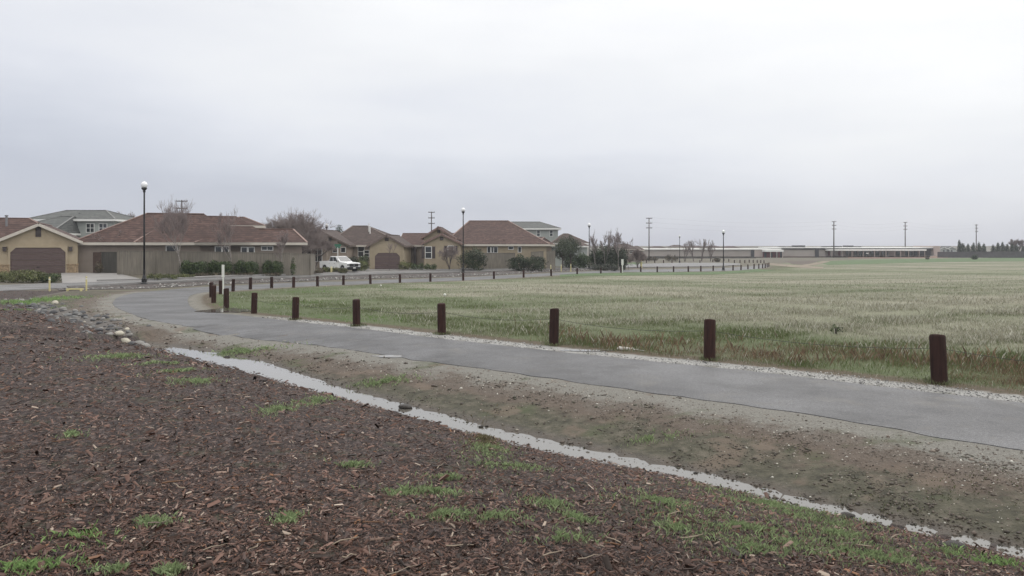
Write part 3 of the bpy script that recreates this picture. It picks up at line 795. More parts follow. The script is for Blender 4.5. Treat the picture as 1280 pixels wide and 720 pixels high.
for i, (px, py) in enumerate(far_px):
    g = G(px, py, 60.); o = bpy.data.objects.new('timber_post', pmeshes[i % 4]); C.objects.link(o)
    o.location = g; o.scale = (.12, .12, .72)
    tag(o, 'tiny dark post beyond the far road, %s from the left in the distant row' % (['first'] + ['second'] + ords[2:])[i], 'post', 'distant dark posts beyond the far road')
# the cable that runs through the near posts
allp = [G(1560, 524, 6.)] + [p[0] for p in POSTS[:7]]
hs = [.8]+[p[1] for p in POSTS[:7]]
for i in range(len(allp)-1):
    a, b = allp[i], allp[i+1]; mb = MB(); pts = []
    for t in np.linspace(0, 1, 15):
        p = a*(1-t)+b*t; z = (a[2]+hs[i]*.72)*(1-t)+(b[2]+hs[i+1]*.72)*t-.10*4*t*(1-t); pts.append((p[0], p[1], z))
    mb.tube(pts, .0042, 5)
    lab = 'thin sagging cable running right out of frame from the nearest post' if i == 0 else 'thin sagging cable strung between the %s and %s posts from the right' % (ords[i-1], ords[i])
    tag(mb.build('cable', M['cable'], smooth=True), lab, 'cable', 'cables strung between the near posts')

# ------------------------------------------------------------------ rocks, clods, rubble
def rock_mesh(seed, squash=.65):
    r = np.random.default_rng(seed); mb = MB(); n, m = 9, 6
    for i in range(m+1):
        th = math.pi*i/m
        for k in range(n):
            a = 2*math.pi*k/n
            mb.v.append([math.sin(th)*math.cos(a), math.sin(th)*math.sin(a), math.cos(th)*squash])
    v = np.array(mb.v); q = r.normal(0, 1, (5, 3)); ph = r.uniform(0, 6, 5)
    f = 1+sum(.09*np.sin(v@q[i]*1.8+ph[i]) for i in range(5)); v = v*f[:, None]
    mb.v = [tuple(p) for p in v]
    for i in range(m):
        for k in range(n):
            j = (k+1) % n; mb.f.append((i*n+k, (i+1)*n+k, (i+1)*n+j, i*n+j))
    return mb
rocks_m = [simple('rock_tone', c, .6, .3, 9, .4, 25) for c in ((.055, .055, .06), (.09, .09, .095), (.135, .135, .135), (.22, .21, .20), (.44, .41, .34))]
rmesh = {}
for s in range(6):
    for k, m in enumerate(rocks_m):
        o = rock_mesh(s).build('rock', m, smooth=True); rmesh[(s, k)] = o.data; bpy.data.objects.remove(o)
line = [(170,431),(150,421),(128,410),(100,401),(78,395),(58,387),(42,380),(30,375)]
r = random.Random(5); placed = 0
while placed < 210:
    t = r.random()**.8*(len(line)-1); i = min(int(t), len(line)-2); f = t-i
    px = line[i][0]*(1-f)+line[i+1][0]*f; py = line[i][1]*(1-f)+line[i+1][1]*f
    c = G(px, py, 12.)
    x = c[0]+r.gauss(0, .38); y = c[1]+r.gauss(0, .5); s = r.choice([.04, .055, .07, .10])*r.uniform(.8, 1.3)
    o = bpy.data.objects.new('rock', rmesh[(r.randrange(6), r.choices(range(5), [3, 4, 4, 2, .4])[0])]); C.objects.link(o)
    o.location = (x, y, gz(x, y)+s*.1); o.scale = (s*r.uniform(.8, 1.4), s, s*r.uniform(.8, 1.2)); o.rotation_euler = (r.uniform(-.3, .3), r.uniform(-.3, .3), r.uniform(0, 6.28))
    tag(o, 'grey cobble among many lining the dry channel above the ditch water', 'rock', 'cobbles lining the dry channel'); placed += 1
for px, py, s, side in ((149.5, 427.5, .11, 'left'), (155.8, 427, .14, 'right')):
    c = G(px, py, 12.); o = bpy.data.objects.new('rock', rmesh[(2, 4)]); C.objects.link(o)
    o.location = (c[0], c[1], c[2]+s*.3); o.scale = (s, s, s*.9)
    tag(o, 'pale cream boulder at the head of the ditch water, %s one of the pair' % side, 'rock')
cl = [(508,514,.085,'dark muddy clod sitting in the ditch water left of centre'),(601,535.5,.03,'small dark clod in the ditch water behind the dry tuft'),(1056,647,.05,'dark lump in the ditch water at lower right'),
      (1194,685,.07,'flat dark clod damming the ditch water near the right edge'),(284,449,.045,'small black clod on the far bank of the wide ditch pool'),(870,594,.02,'tiny dark clod in the narrow ditch water right of centre')]
for i, (px, py, s, lab) in enumerate(cl):
    c = G(px, py, 4.); o = rock_mesh(20+i).build('mud_clod', M['clod'], smooth=True)
    o.location = (c[0], c[1], max(c[2], WLEV)+s*.25); o.scale = (s*1.5, s, s*.8); tag(o, lab, 'clod')
M['chunk'] = simple('pale_rubble', (.5, .48, .46), .8, .15, 9)
for i, (px, py, s, lab) in enumerate([(782,437,.16,'flat pale concrete chunk lying on bare soil by the third post'),(797,437.5,.07,'small upright pale concrete chunk beside the flat chunk'),(803,438.5,.05,'smallest pale concrete chunk, right end of the rubble')]):
    c = G(px, py, 9.); mb = MB(); mb.hexa([(-1.3,-.7,0),(1.1,-.8,0),(1.3,.6,0),(-.9,.8,0)], [(-1.2,-.6,.3),(1,-.7,.35),(1.1,.5,.3),(-.8,.7,.28)])
    o = mb.build('concrete_chunk', M['chunk'], bevel=.05); o.location = c; o.scale = (s, s, s); o.rotation_euler = (0, .1, i); tag(o, lab, 'rubble')
c = G(183, 440, 9.); mb = MB(); mb.tube([(0, 0, -.1), (0, 0, .14), (.01, 0, .30)], [.02, .02, .016], 8)
o = mb.build('wooden_stake', M['post_wood']); o.location = (c[0], c[1], WLEV); tag(o, 'short dark stake standing in the head of the ditch pool', 'stake')

# ------------------------------------------------------------------ marker posts
def marker(px, pyb, pyt, wpx, lab, mat, flag=False, cat='marker post', group=None, lo=20.):
    g = G(px, pyb, lo); D = g[1]; h = (pyb-pyt)*D/1000; w = wpx*D/1000
    t = thing('marker_post', lab, cat, g, 0, group); mb = MB()
    if flag:
        mb.box(-w*.22, w*.22, -.03, .03, -.1, h*.62); mb.build('post', mat, t)
        m2 = MB(); m2.box(-w*.5, w*.5, -.04, -.01, h*.58, h); m2.build('marker_panel', mat, t, bevel=.01)
    else:
        mb.lathe([(w*.5, -.1), (w*.5, h*.96), (w*.4, h)], 10); mb.build('post', mat, t, smooth=False)
        m2 = MB(); m2.lathe([(w*.56, h*.80), (w*.56, h*.86)], 10); m2.build('reflective_band', M['trim_white'], t)
    return t
marker(279, 368, 331, 3.4, 'tall white path marker with a wider upper panel at the loop', M['white_plastic'], True)
marker(778, 341, 324, 3.0, 'white marker with wider panel in front of the dense dark shrubs', M['white_plastic'], True)
marker(801.5, 335, 325.5, 2.4, 'short cream marker at the road bend beyond the shrubs', M['yellow_paint'])
marker(62, 364, 346, 2.0, 'left upright yellow pipe marker in front of the tan garage house', M['yellow_paint'], group='yellow markers by the street')
marker(108, 363.2, 345.5, 2.0, 'right upright yellow pipe marker in front of the tan garage house', M['yellow_paint'], group='yellow markers by the street')
marker(688.5, 338.8, 331, 1.2, 'leftmost of three thin yellow markers before the dark green tree', M['yellow_paint'], group='yellow markers by the street')
marker(701.5, 339.4, 330.6, 1.2, 'middle of three thin yellow markers before the green hedge', M['yellow_paint'], group='yellow markers by the street')
marker(713.5, 339.4, 330, 1.2, 'rightmost of three thin yellow markers before the green hedge', M['yellow_paint'], group='yellow markers by the street')
marker(414.2, 341.2, 333.2, 2.6, 'stubby cream utility post in front of the white pickup', M['yellow_paint'])
g = G(93, 363.8, 30.); mb = MB(); L = 20*g[1]/1000
t = thing('barrier_bar', 'low yellow bar lying between two yellow markers by the street', 'barrier', g)
mb.beam((-L/2, 0, .12), (L/2, .1, .12), .09, .09); mb.build('bar', M['yellow_paint'], t)
for s in (-1, 1): m2 = MB(); m2.box(s*L*.42-.05, s*L*.42+.05, -.05, .05, -.05, .08); m2.build('foot', M['yellow_paint'], t)
for px, py, lab in ((556, 374.5, 'small white ball topped stake in the field near the fourth post'), (476, 361, 'small white ball topped stake in the grass beyond the path loop')):
    g = G(px, py, 20.); t = thing('survey_stake', lab, 'stake', g); mb = MB(); mb.tube([(0, 0, -.1), (0, 0, .22)], .008, 6); mb.build('stick', M['pole_wood'], t)
    m2 = MB(); m2.lathe([(.02, .16), (.05, .19), (.06, .22), (.05, .26), (.015, .28)], 10); m2.build('cap', M['white_plastic'], t, smooth=True)

# ------------------------------------------------------------------ street lamps
def lamp(label, loc, H):
    t = thing('street_lamp', label, 'street lamp', loc, 0, 'black street lamps with white globes')
    mb = MB(); mb.lathe([(.26, -.1), (.26, .05), (.24, .10), (.18, .16), (.19, .42), (.14, .50), (.11, .62), (.085, .7), (.085, 1.0), (.10, 1.03), (.075, 1.08)], 14); mb.build('base', M['black_metal'], t, smooth=False)
    mb = MB(); mb.lathe([(.075, 1.05), (.065, 3.5), (.055, H-.95), (.055, H-.85)], 12); mb.build('pole', M['black_metal'], t, smooth=True)
    mb = MB(); mb.lathe([(.06, H-.87), (.09, H-.85), (.10, H-.80), (.07, H-.74), (.13, H-.66), (.19, H-.60), (.20, H-.54), (.17, H-.50)], 14); mb.build('fitter', M['black_metal'], t, smooth=True)
    mb = MB(); mb.lathe([(.16, H-.52), (.215, H-.42), (.235, H-.32), (.225, H-.22), (.17, H-.13), (.10, H-.08), (.06, H-.06)], 16); gl_ = mb.build('globe', M['globe'], t, smooth=True)
    mb = MB(); mb.lathe([(.065, H-.065), (.05, H-.03), (.02, H-.015), (.012, H)], 10); mb.build('finial', M['globe'], gl_, smooth=True)
    return t
lspec = [(180.3, 355.6, 226, None, 'tallest nearest black street lamp in front of the red tiled house'),
         (579, 341, 259, None, 'black street lamp standing before the house with nested gables'),
         (736.5, 335.6, 278.6, None, 'black street lamp between the green hedge and dense dark shrubs'),
         (904.3, 338, 287, None, 'black street lamp standing alone right of the far road bend'),
         (849.5, 328.6, 293.5, None, 'faraway street lamp beyond the road left of the bare poplars')]
for px, pb, pt, _, lab in lspec:
    g = G(px, pb, 30.); H = (pb-pt)*g[1]/1000; lamp(lab, g, H)
x, y, z = W(408.3, 112); lamp('black street lamp rising behind the bed of the white pickup', (x, y, z), CAMZ+(HOR-279)*y/1000-z)

# ------------------------------------------------------------------ utility poles and wires
def upole(label, loc, H, arms, aw=2.6, rz=0., r=.17):
    t = thing('utility_pole', label, 'utility pole', loc, rz, 'wooden utility poles')
    mb = MB(); mb.tube([(0, 0, -.3), (0, 0, H*.5), (0, 0, H)], [r, r*.85, r*.65], 9); mb.build('pole', M['pole_wood'], t, smooth=True)
    for a in arms:
        mb = MB(); mb.box(-aw/2, aw/2, -.18, -.04, a-.08, a+.08); ar = mb.build('crossarm', M['pole_wood'], t)
        mi = MB()
        for s in (-.46, -.22, .22, .46): mi.lathe([(.05, a+.08), (.07, a+.16), (.05, a+.22), (.03, a+.28)], 6, s*aw, -.11)
        mi.build('insulator', M['insulator'], ar)
    return t
ups = []
def up(px, D, pt, arms_px, lab, rz=0, aw=2.6, base=None, r=.17):
    x, y, z = W(px, D); H = CAMZ+(HOR-pt)*D/1000-z
    arms = [CAMZ+(HOR-a)*D/1000-z for a in arms_px]; o = upole(lab, (x, y, z), H, arms, aw, rz, r); ups.append((x, y, z, arms, rz)); return o
up(227.3, 150, 250, (251.5, 260.5), 'utility pole rising behind the ridge of the red tiled house', 0, 2.2)
up(539.3, 200, 264.5, (265.5, 272.5, 279.5), 'utility pole with three crossarms rising behind the nested gables', .2, 1.6)
up(811.3, 218, 272, (273, 279, 285), 'utility pole with three crossarms beside the far road', .1, 1.7)
up(1042.3, 285, 276.5, (277.2, 281.8, 286.4), 'utility pole in front of the long pale school building', .2, 1.7, r=.24)
up(1131.5, 300, 277.5, (278.2, 282.6, 286.8), 'utility pole in front of the right end of the school', .2, 1.5, r=.22)
up(1220.3, 330, 280.5, (281.4, 285.4, 289.4), 'utility pole rising among the dark cypress trees', .2, 1.4, r=.22)
for i, (a, b, la) in enumerate([(2, 3, 'from the road pole to the school pole'), (3, 4, 'between the two poles at the school'), (4, 5, 'from the school pole to the cypress pole')]):
    A, B = ups[a], ups[b]; t = thing('power_line', 'faint overhead wires strung %s' % la, 'power line', (0, 0, 0), 0, 'overhead power lines')
    for k in range(3):
        mb = MB(); pts = []
        for q in np.linspace(0, 1, 17):
            z = (A[2]+A[3][k]+.25)*(1-q)+(B[2]+B[3][k]+.25)*q-1.1*4*q*(1-q); pts.append((A[0]*(1-q)+B[0]*q+.5, A[1]*(1-q)+B[1]*q, z))
        mb.tube(pts, .006, 4); mb.build('wire', M['cable'], t)

# ------------------------------------------------------------------ houses
class House:
    def __init__(s, name, label, cat, origin, rz=0., zb=0.):
        s.zb = zb; s.o = origin; s.rz = rz
        s.t = thing(name, label, cat, (origin[0], origin[1], zb), rz)
    def L(s, z): return z-s.zb
    def block(s, x0, x1, y0, y1, ze, zr, axis, h0, h1, wall, roof, ov=.45, z0=None, fas='fascia', walls=True, rcap=True):
        """h0/h1: hip run at low/high end of the ridge (0 = gable)"""
        zb = (-.4 if z0 is None else z0-s.zb); ze = s.L(ze); zr = s.L(zr)
        X0, X1, Y0, Y1 = x0-ov, x1+ov, y0-ov, y1+ov
        if axis == 'x':
            ym = (y0+y1)/2; a = (X0+h0, ym, zr); b = (X1-h1, ym, zr)
            e = [(X0, Y0, ze), (X1, Y0, ze), (X1, Y1, ze), (X0, Y1, ze)]
            faces = [(e[0], e[1], b, a), (e[2], e[3], a, b)]
            if h0 > 0: faces.append((e[3], e[0], a))
            if h1 > 0: faces.append((e[1], e[2], b))
        else:
            xm = (x0+x1)/2; a = (xm, Y0+h0, zr); b = (xm, Y1-h1, zr)
            e = [(X0, Y0, ze), (X1, Y0, ze), (X1, Y1, ze), (X0, Y1, ze)]
            faces = [(e[1], e[2], b, a), (e[3], e[0], a, b)]
            if h0 > 0: faces.append((e[0], e[1], a))
            if h1 > 0: faces.append((e[2], e[3], b))
        mb = MB()
        for f in faces:
            mb.poly([(p[0], p[1], p[2]+.10) for p in f]); mb.poly([(p[0], p[1], p[2]-.05) for p in reversed(f)])
        rf = mb.build('roof', M[roof], s.t)
        # ridge and hip caps
        mc = MB(); up = lambda p: (p[0], p[1], p[2]+.12)
        mc.beam(up(a), up(b), .22, .07)
        if axis == 'x':
            if h0 > 0: mc.beam(up(e[0]), up(a), .18, .06); mc.beam(up(e[3]), up(a), .18, .06)
            if h1 > 0 and rcap: mc.beam(up(e[1]), up(b), .18, .06); mc.beam(up(e[2]), up(b), .18, .06)
        else:
            if h0 > 0: mc.beam(up(e[0]), up(a), .18, .06); mc.beam(up(e[1]), up(a), .18, .06)
            if h1 > 0: mc.beam(up(e[2]), up(b), .18, .06); mc.beam(up(e[3]), up(b), .18, .06)
        mc.build('ridge_tiles', M[roof+'_cap'], rf)
        mf = MB(); dn = lambda p: (p[0], p[1], p[2]-.03)
        def fb(p, q): mf.beam(dn(p), dn(q), .09, .24)
        if axis == 'x':
            fb(e[0], e[1]); fb(e[2], e[3])
            if h0 > 0: fb(e[3], e[0])
            else: fb(e[3], a); fb(a, e[0])
            if h1 > 0: fb(e[1], e[2])
            else: fb(e[1], b); fb(b, e[2])
        else:
            fb(e[1], e[2]); fb(e[3], e[0])
            if h0 > 0: fb(e[0], e[1])
            else: fb(e[0], a); fb(a, e[1])
            if h1 > 0: fb(e[2], e[3])
            else: fb(e[2], b); fb(b, e[3])
        mf.build('fascia', M[fas], rf)
        if not walls: return
        mw = MB(); zt = ze+.02
        mw.quad((x0, y0, zb), (x1, y0, zb), (x1, y0, zt), (x0, y0, zt)); mw.quad((x1, y1, zb), (x0, y1, zb), (x0, y1, zt), (x1, y1, zt))
        mw.quad((x1, y0, zb), (x1, y1, zb), (x1, y1, zt), (x1, y0, zt)); mw.quad((x0, y1, zb), (x0, y0, zb), (x0, y0, zt), (x0, y1, zt))
        if axis == 'x':
            k = (zr-ze)/((Y1-Y0)/2); zp = zr-.06; ze2 = ze+k*ov-.06
            for xx, hh in ((x0, h0), (x1, h1)):
                if hh == 0: mw.poly([(xx, y0, zt-.001), (xx, y1, zt-.001), (xx, y1, ze2), (xx, ym, zp), (xx, y0, ze2)])
        else:
            k = (zr-ze)/((X1-X0)/2); zp = zr-.06; ze2 = ze+k*ov-.06
            for yy, hh in ((y0, h0), (y1, h1)):
                if hh == 0: mw.poly([(x0, yy, zt-.001), (x1, yy, zt-.001), (x1, yy, ze2), (xm, yy, zp), (x0, yy, ze2)])
        mw.build('wall', M[wall], s.t)
    def window(s, x, z, w, h, y=0., bars=1, shutters=False, hb=1, frame='trim_white'):
        z = s.L(z); f = MB(); b = .07
        f.box(x-w/2-b, x+w/2+b, y-.07, y-.002, z-h/2-b, z-h/2); f.box(x-w/2-b, x+w/2+b, y-.07, y-.002, z+h/2, z+h/2+b)
        f.box(x-w/2-b, x-w/2, y-.07, y-.002, z-h/2, z+h/2); f.box(x+w/2, x+w/2+b, y-.07, y-.002, z-h/2, z+h/2)
        for i in range(bars): xx = x-w/2+w*(i+1)/(bars+1); f.box(xx-.03, xx+.03, y-.06, y-.02, z-h/2, z+h/2)
        for i in range(hb): zz = z-h/2+h*(i+1)/(hb+1); f.box(x-w/2, x+w/2, y-.055, y-.022, zz-.03, zz+.03)
        wo = f.build('window', M[frame], s.t)
        p = MB(); p.box(x-w/2, x+w/2, y-.03, y-.001, z-h/2, z+h/2); p.build('pane', M['glass'], wo)
        if shutters:
            for sg in (-1, 1):
                m = MB(); cx = x+sg*(w/2+.32); m.box(cx-.2, cx+.2, y-.05, y-.002, z-h/2-.05, z+h/2+.05)
                for k in range(7): zz = z-h/2+.1+(h-.1)*k/7; m.box(cx-.16, cx+.16, y-.065, y-.05, zz, zz+.06)
                m.build('shutter', M['shutter'], s.t)
    def garage(s, x0, x1, zt, zb, y=0., wall='stucco_tan', cut=.35):
        zt = s.L(zt); zb = s.L(zb); w = x1-x0
        m = MB(); n = 4; h = (zt-zb)/n
        for i in range(n):
            m.box(x0, x1, y-.05, y-.004, zb+i*h+.012, zb+(i+1)*h-.012)
            for k in range(4): xa = x0+w*k/4+.12; m.box(xa, x0+w*(k+1)/4-.12, y-.065, y-.05, zb+i*h+.1, zb+(i+1)*h-.1)
        dr = m.build('garage_door', M['garage'], s.t)
        f = MB(); f.box(x0-.16, x0, y-.12, y-.003, zb, zt+.14); f.box(x1, x1+.16, y-.12, y-.003, zb, zt+.14); f.box(x0, x1, y-.12, y-.003, zt, zt+.14)
        for sg, xx in ((1, x0), (-1, x1)):
            f.hexa([(xx, y-.118, zt-cut), (xx, y-.118, zt), (xx+sg*cut, y-.118, zt)], [(xx, y-.01, zt-cut), (xx, y-.01, zt), (xx+sg*cut, y-.01, zt)])
        f.build('door_frame', M[wall], s.t)
        hd = MB(); hd.box(x0+w/2-.1, x0+w/2+.1, y-.10, y-.05, zb+.5, zb+.54); hd.build('handle', M['black_metal'], dr)
    def vent(s, x, z, y=0., w=.35, h=.5):
        z = s.L(z); m = MB(); m.box(x-w/2, x+w/2, y-.05, y-.002, z-h/2, z+h/2)
        for k in range(5): m.box(x-w/2+.03, x+w/2-.03, y-.08, y-.05, z-h/2+.04+k*h/5, z-h/2+.08+k*h/5)
        m.build('gable_vent', M['shutter'], s.t)
    def lantern(s, x, z, y=0.):
        z = s.L(z); m = MB(); m.box(x-.09, x+.09, y-.06, y-.002, z-.1, z+.1); m.box(x-.13, x+.13, y-.28, y-.06, z-.2, z+.12); m.box(x-.16, x+.16, y-.31, y-.05, z+.12, z+.17); m.build('wall_lantern', M['shutter'], s.t)
    def flue(s, x, y, z, h=.5, r=.07, m='insulator'):
        mb = MB(); mb.lathe([(r, s.L(z)-.3), (r, s.L(z)+h), (r*1.6, s.L(z)+h+.02), (r*1.6, s.L(z)+h+.1)], 8, x, y); mb.build('roof_flue', M[m], s.t)

def zat(py, D): return CAMZ+(HOR-py)*D/1000
def xat(px, D): return (px-640)*D/1000

# House A: tan front-gabled garage
D = 68.; zb = zat(341.4, D); hx = xat(48, D)
RA = R(25); A = House('garage_house', 'tan stucco house with brown garage door at the left edge', 'house', (hx, D), RA, zb)
f = lambda px: ((px-640)/1000*D-hx)/(math.cos(RA)-(px-640)/1000*math.sin(RA))
GW = (f(97)-f(-1))/2; A.block(f(97)-2*GW, f(97), 0, 10, zat(302, D)-.05, zat(280.5, D), 'y', 0, 0, 'stucco_tan', 'roof_red', .35)
A.garage(f(13), f(82), zat(309.5, D), zb, 0, 'stucco_tan', .4)
A.vent(f(48), zat(286.5, D), w=.42, h=.42); A.vent(f(48), zat(293, D), w=.42, h=.42)
A.lantern(f(6), zat(311, D)); A.lantern(f(88.4), zat(311, D))
for x0, x1 in ((f(83.6), f(97)+.06), (f(-1)+.02, f(11.6))):
    m = MB(); m.box(x0, x1, -.16, -.004, -.3, .68); m.box(x0-.03, x1+.03, -.2, -.004, .68, .76); m.build('stone_veneer', M['stone'], A.t)
A.block(-22, 1.5, 8, 18, zat(302, D), zat(275, 81), 'x', 5, 4, 'stucco_tan', 'roof_red', .4)
A.flue(f(1)-1, 11, 4.2, .7, .1)
# House behind A
D = 98.; hx = xat(110, D)
B0 = House('two_storey_house', 'pale grey two storey house behind the tan garage house', 'house', (hx, D), 0, -.3)
f = lambda px, DD=98.: xat(px, DD)-hx
B0.block(f(38), f(142), 0, 8, zat(275, D), zat(264, 102), 'x', 2.6, 3.4, 'stucco_grey', 'roof_grey', .45, fas='trim_white')
B0.block(f(30), f(96), -6, 6, zat(292, D-6), zat(271.5, 98), 'x', 5.0, .8, 'stucco_grey', 'roof_grey', .45, fas='trim_white')
B0.flue(f(86), 2.5, 5.6, .5, .09)
for px in (113, 129): B0.window(f(px), zat(285, D), .9, 1.0, 0.)
# House B: long red-tiled house seen along its flank
P0 = np.array((-38.0, 70.)); ang = R(18); dirv = np.array((math.cos(ang), math.sin(ang)))
Bh = House('long_tiled_house', 'long single storey taupe house with a big red brown tiled roof', 'house', P0, ang, -.5)
def tB(px, Y=0.):
    u = (px-640)/1000; n = np.array((-dirv[1], dirv[0])); q = P0+n*Y
    return (u*q[1]-q[0])/(dirv[0]-u*dirv[1])
Bh.block(0, 14, 0, 11, 2.30, 5.10, 'x', 5.4, 4.4, 'stucco_taupe', 'roof_red', .45, rcap=False)
Bh.block(5, 16.6, .02, 10.6, 2.29, 4.86, 'x', 3, 4.0, 'stucco_taupe', 'roof_red', .46, rcap=False)
Bh.block(tB(290, 3.4), tB(326, 3.4), 3.6, 10, 3.95, 4.86, 'x', 1.0, 2.0, 'stucco_taupe', 'roof_red', .4, z0=2.)
Bh.block(10, 19.0, 0, 6.4, 2.30, 3.60, 'x', 3, 1.1, 'stucco_taupe', 'roof_red', .45)
for px, w, h, z in ((215, .9, .6, 1.75), (273.5, .55, .75, 1.6), (281.5, .55, .75, 1.6), (306, .55, .75, 1.55), (313.5, .55, .75, 1.55)):
    Bh.window(tB(px), z, w, h, 0., 0, hb=0)
Bh.window(tB(334), 1.85, .95, .30, 0., 1, hb=0)
Bh.flue(tB(323, 2), 2, 3.0, .25, .12, 'roof_red')

# fences round house B
def fence(name, label, pts, top, base, mat, seg=2.4, group=None, cap=True):
    """pts: list of (x,y); top/base z at the ends (interpolated)"""
    pts = [np.array(p, float) for p in pts]
    L = [0]
    for a, b in zip(pts[:-1], pts[1:]): L.append(L[-1]+np.linalg.norm(b-a))
    o = thing(name, label, 'fence', (pts[0][0], pts[0][1], 0), math.atan2(*(pts[-1]-pts[0])[::-1]), group)
    ca, sa = math.cos(-o.rotation_euler.z), math.sin(-o.rotation_euler.z)
    loc = lambda p: np.array(((p[0]-pts[0][0])*ca-(p[1]-pts[0][1])*sa, (p[0]-pts[0][0])*sa+(p[1]-pts[0][1])*ca))
    mb = MB(); n = max(1, int(L[-1]/seg)); posts = []
    def at(s):
        for i in range(len(pts)-1):
            if s <= L[i+1]+1e-6: t = (s-L[i])/(L[i+1]-L[i]); return pts[i]*(1-t)+pts[i+1]*t
        return pts[-1]
    for i in range(n):
        s0, s1 = L[-1]*i/n, L[-1]*(i+1)/n; a = loc(at(s0)); b = loc(at(s1))
        zt0 = top[0]+(top[1]-top[0])*s0/L[-1]; zt1 = top[0]+(top[1]-top[0])*s1/L[-1]; zb0 = base[0]+(base[1]-base[0])*s0/L[-1]-.3; zb1 = base[0]+(base[1]-base[0])*s1/L[-1]-.3
        d = (b-a)/np.linalg.norm(b-a); q = np.array((-d[1], d[0]))*.02
        mb.hexa([(*(a-q), zb0), (*(b-q), zb1), (*(b+q), zb1), (*(a+q), zb0)], [(*(a-q), zt0), (*(b-q), zt1), (*(b+q), zt1), (*(a+q), zt0)])
        p = MB(); pp = a+np.array((d[1], -d[0]))*.06; p.box(pp[0]-.05, pp[0]+.05, pp[1]-.05, pp[1]+.05, zb0, zt0+.04); p.build('fence_post', M[mat], o)
        if cap: k = MB(); k.beam((*a, zt0+.02), (*b, zt1+.02), .12, .05); posts.append(k)
    mb.build('fence_boards', M[mat], o)
    if cap:
        k = MB()
        for q in posts:
            nn = len(k.v); k.v += q.v; k.f += [tuple(i+nn for i in ff) for ff in q.f]
        k.build('cap_rail', M[mat], o)
    return o
def pD(px, D): return (xat(px, D), D)
fence('board_fence', 'dark board fence with brown gate between tan garage and red roofed house', [pD(95, 70.6), pD(148, 70.6)], (zat(315.5, 70.6),)*2, (-.3, -.3), 'fence_dark')
fence('board_fence', 'long weathered board fence behind hedges beside the red roofed house', [pD(147, 67.5), pD(362, 73.4)], (zat(313.8, 67.5), zat(316.5, 73.4)), (-.35, -.55), 'fence_grey')
fence('board_fence', 'short side fence with narrow conifers left of the white pickup', [pD(361, 73.5), pD(384, 75.2), pD(394, 80)], (zat(317, 73.6), zat(318.5, 80)), (-.55, -.6), 'fence_grey')
m = MB(); gx0, gx1 = xat(112, 70.4), xat(126, 70.4)
t = thing('fence_gate', 'brown wooden gate set in the dark fence beside the tan garage', 'gate', ((gx0+gx1)/2, 70.4, -.33)); w = (gx1-gx0)/2
m.box(-w, w, -.03, .03, .05, 1.85); m.build('gate_panel', simple('brown_gate', (.085, .055, .045), .75, .2, 5), t)
m = MB(); m.box(w-.14, w-.08, -.07, -.03, .95, 1.1); m.build('latch', M['black_metal'], t)

# House C
D = 106.; zb = -1.0; hx = xat(440, D)
Ch = House('beige_gabled_house', 'beige house with golden garage gable behind the white pickup', 'house', (hx, D), 0, zb)
f = lambda px, DD=106.: xat(px, DD)-hx
Ch.block(f(402), f(500, 108), 4, 19, zat(307.2, 110), zat(283.2, 117.5), 'x', 2.3, 6.6, 'stucco_beige', 'roof_brown', .45)
Ch.block(f(364), f(434), 0, 14, zat(307, D), zat(287.8, D), 'y', 0, 4, 'stucco_beige', 'roof_brown', .4, fas='roof_brown_cap')
Ch.block(f(381), f(413), -2.2, 4, zat(307, 104), zat(296, 104), 'y', 0, 0, 'stucco_beige', 'roof_brown', .35, fas='roof_brown_cap')
Dg = 103.
Ch.block(f(462, Dg), f(505, Dg), Dg-106, 8, zat(308, Dg), zat(294.2, Dg), 'y', 0, 0, 'stucco_gold', 'roof_brown', .35, fas='roof_brown_cap')
Ch.garage(f(468.6, Dg), f(500, Dg), zat(316, Dg), -1., Dg-106, 'stucco_gold', .45)
Ch.vent(f(483.4, Dg), zat(299.4, Dg), Dg-106, .5, .4)
Ch.window(f(402), zat(318.5, D-2.2), 1.1, 1.7, -2.2); Ch.window(f(398.2)-.7, zat(318.5, D-2.2), .5, 1.7, -2.2, 0)
Ch.window(f(419), zat(312.6, D), .55, .6, 0., 0, hb=0); Ch.window(f(429), zat(312.4, D), .55, .6, 0., 0, hb=0)
Ch.window(f(451.5, 110), zat(314.4, 110), .8, 1.3, 4., 0); Ch.vent(f(412.6), zat(299.5, D), 0, .4, .5)
Ch.window(f(458, 110), zat(317, 110), .7, .8, 4., 0)
Ch.flue(f(461, 112), 7, 4.0, .55, .07, 'trim_white'); Ch.flue(f(456.4, 112), 9, 4.2, .9, .06, 'trim_white')

# House D
D = 108.; hx = xat(600, D)
Dh = House('nested_gable_house', 'gold stucco house with two nested gables and a broad red hip roof', 'house', (hx, D), 0, -1.0)
f = lambda px, DD=108.: xat(px, DD)-hx
Dh.block(f(558), f(683), 0, 18, zat(306.2, D), zat(276.8, 117), 'x', 3.1, 5.7, 'stucco_gold', 'roof_red', .45)
Dh.block(f(500, 110), f(560), 3, 13, zat(307.2, 111), zat(292.6, 116), 'x', 0, 0, 'stucco_beige', 'roof_red', .45)
Dh.block(f(531), f(566), -1., 8, zat(298, 107), zat(284.4, 107), 'y', 0, 3, 'stucco_gold', 'roof_red', .4, z0=1., fas='roof_red_cap')
Dh.block(f(530, 104.5), f(574.5, 104.5), -3.5, 6, zat(305, 104.5), zat(292.6, 104.5), 'y', 0, 0, 'stucco_gold', 'roof_red', .35, fas='roof_red_cap')
Dh.vent(f(552, 104.5), zat(298.2, 104.5), -3.5, .45, .45); Dh.vent(f(548.6, 107), zat(289.4, 107), -1., .4, .4)
Dh.window(f(535.5, 104.5), zat(315.6, 104.5), .75, 1.45, -3.5, 0, True)
Dh.window(f(563.5, 104.5), zat(312, 104.5), .7, .9, -3.5, 0, True)
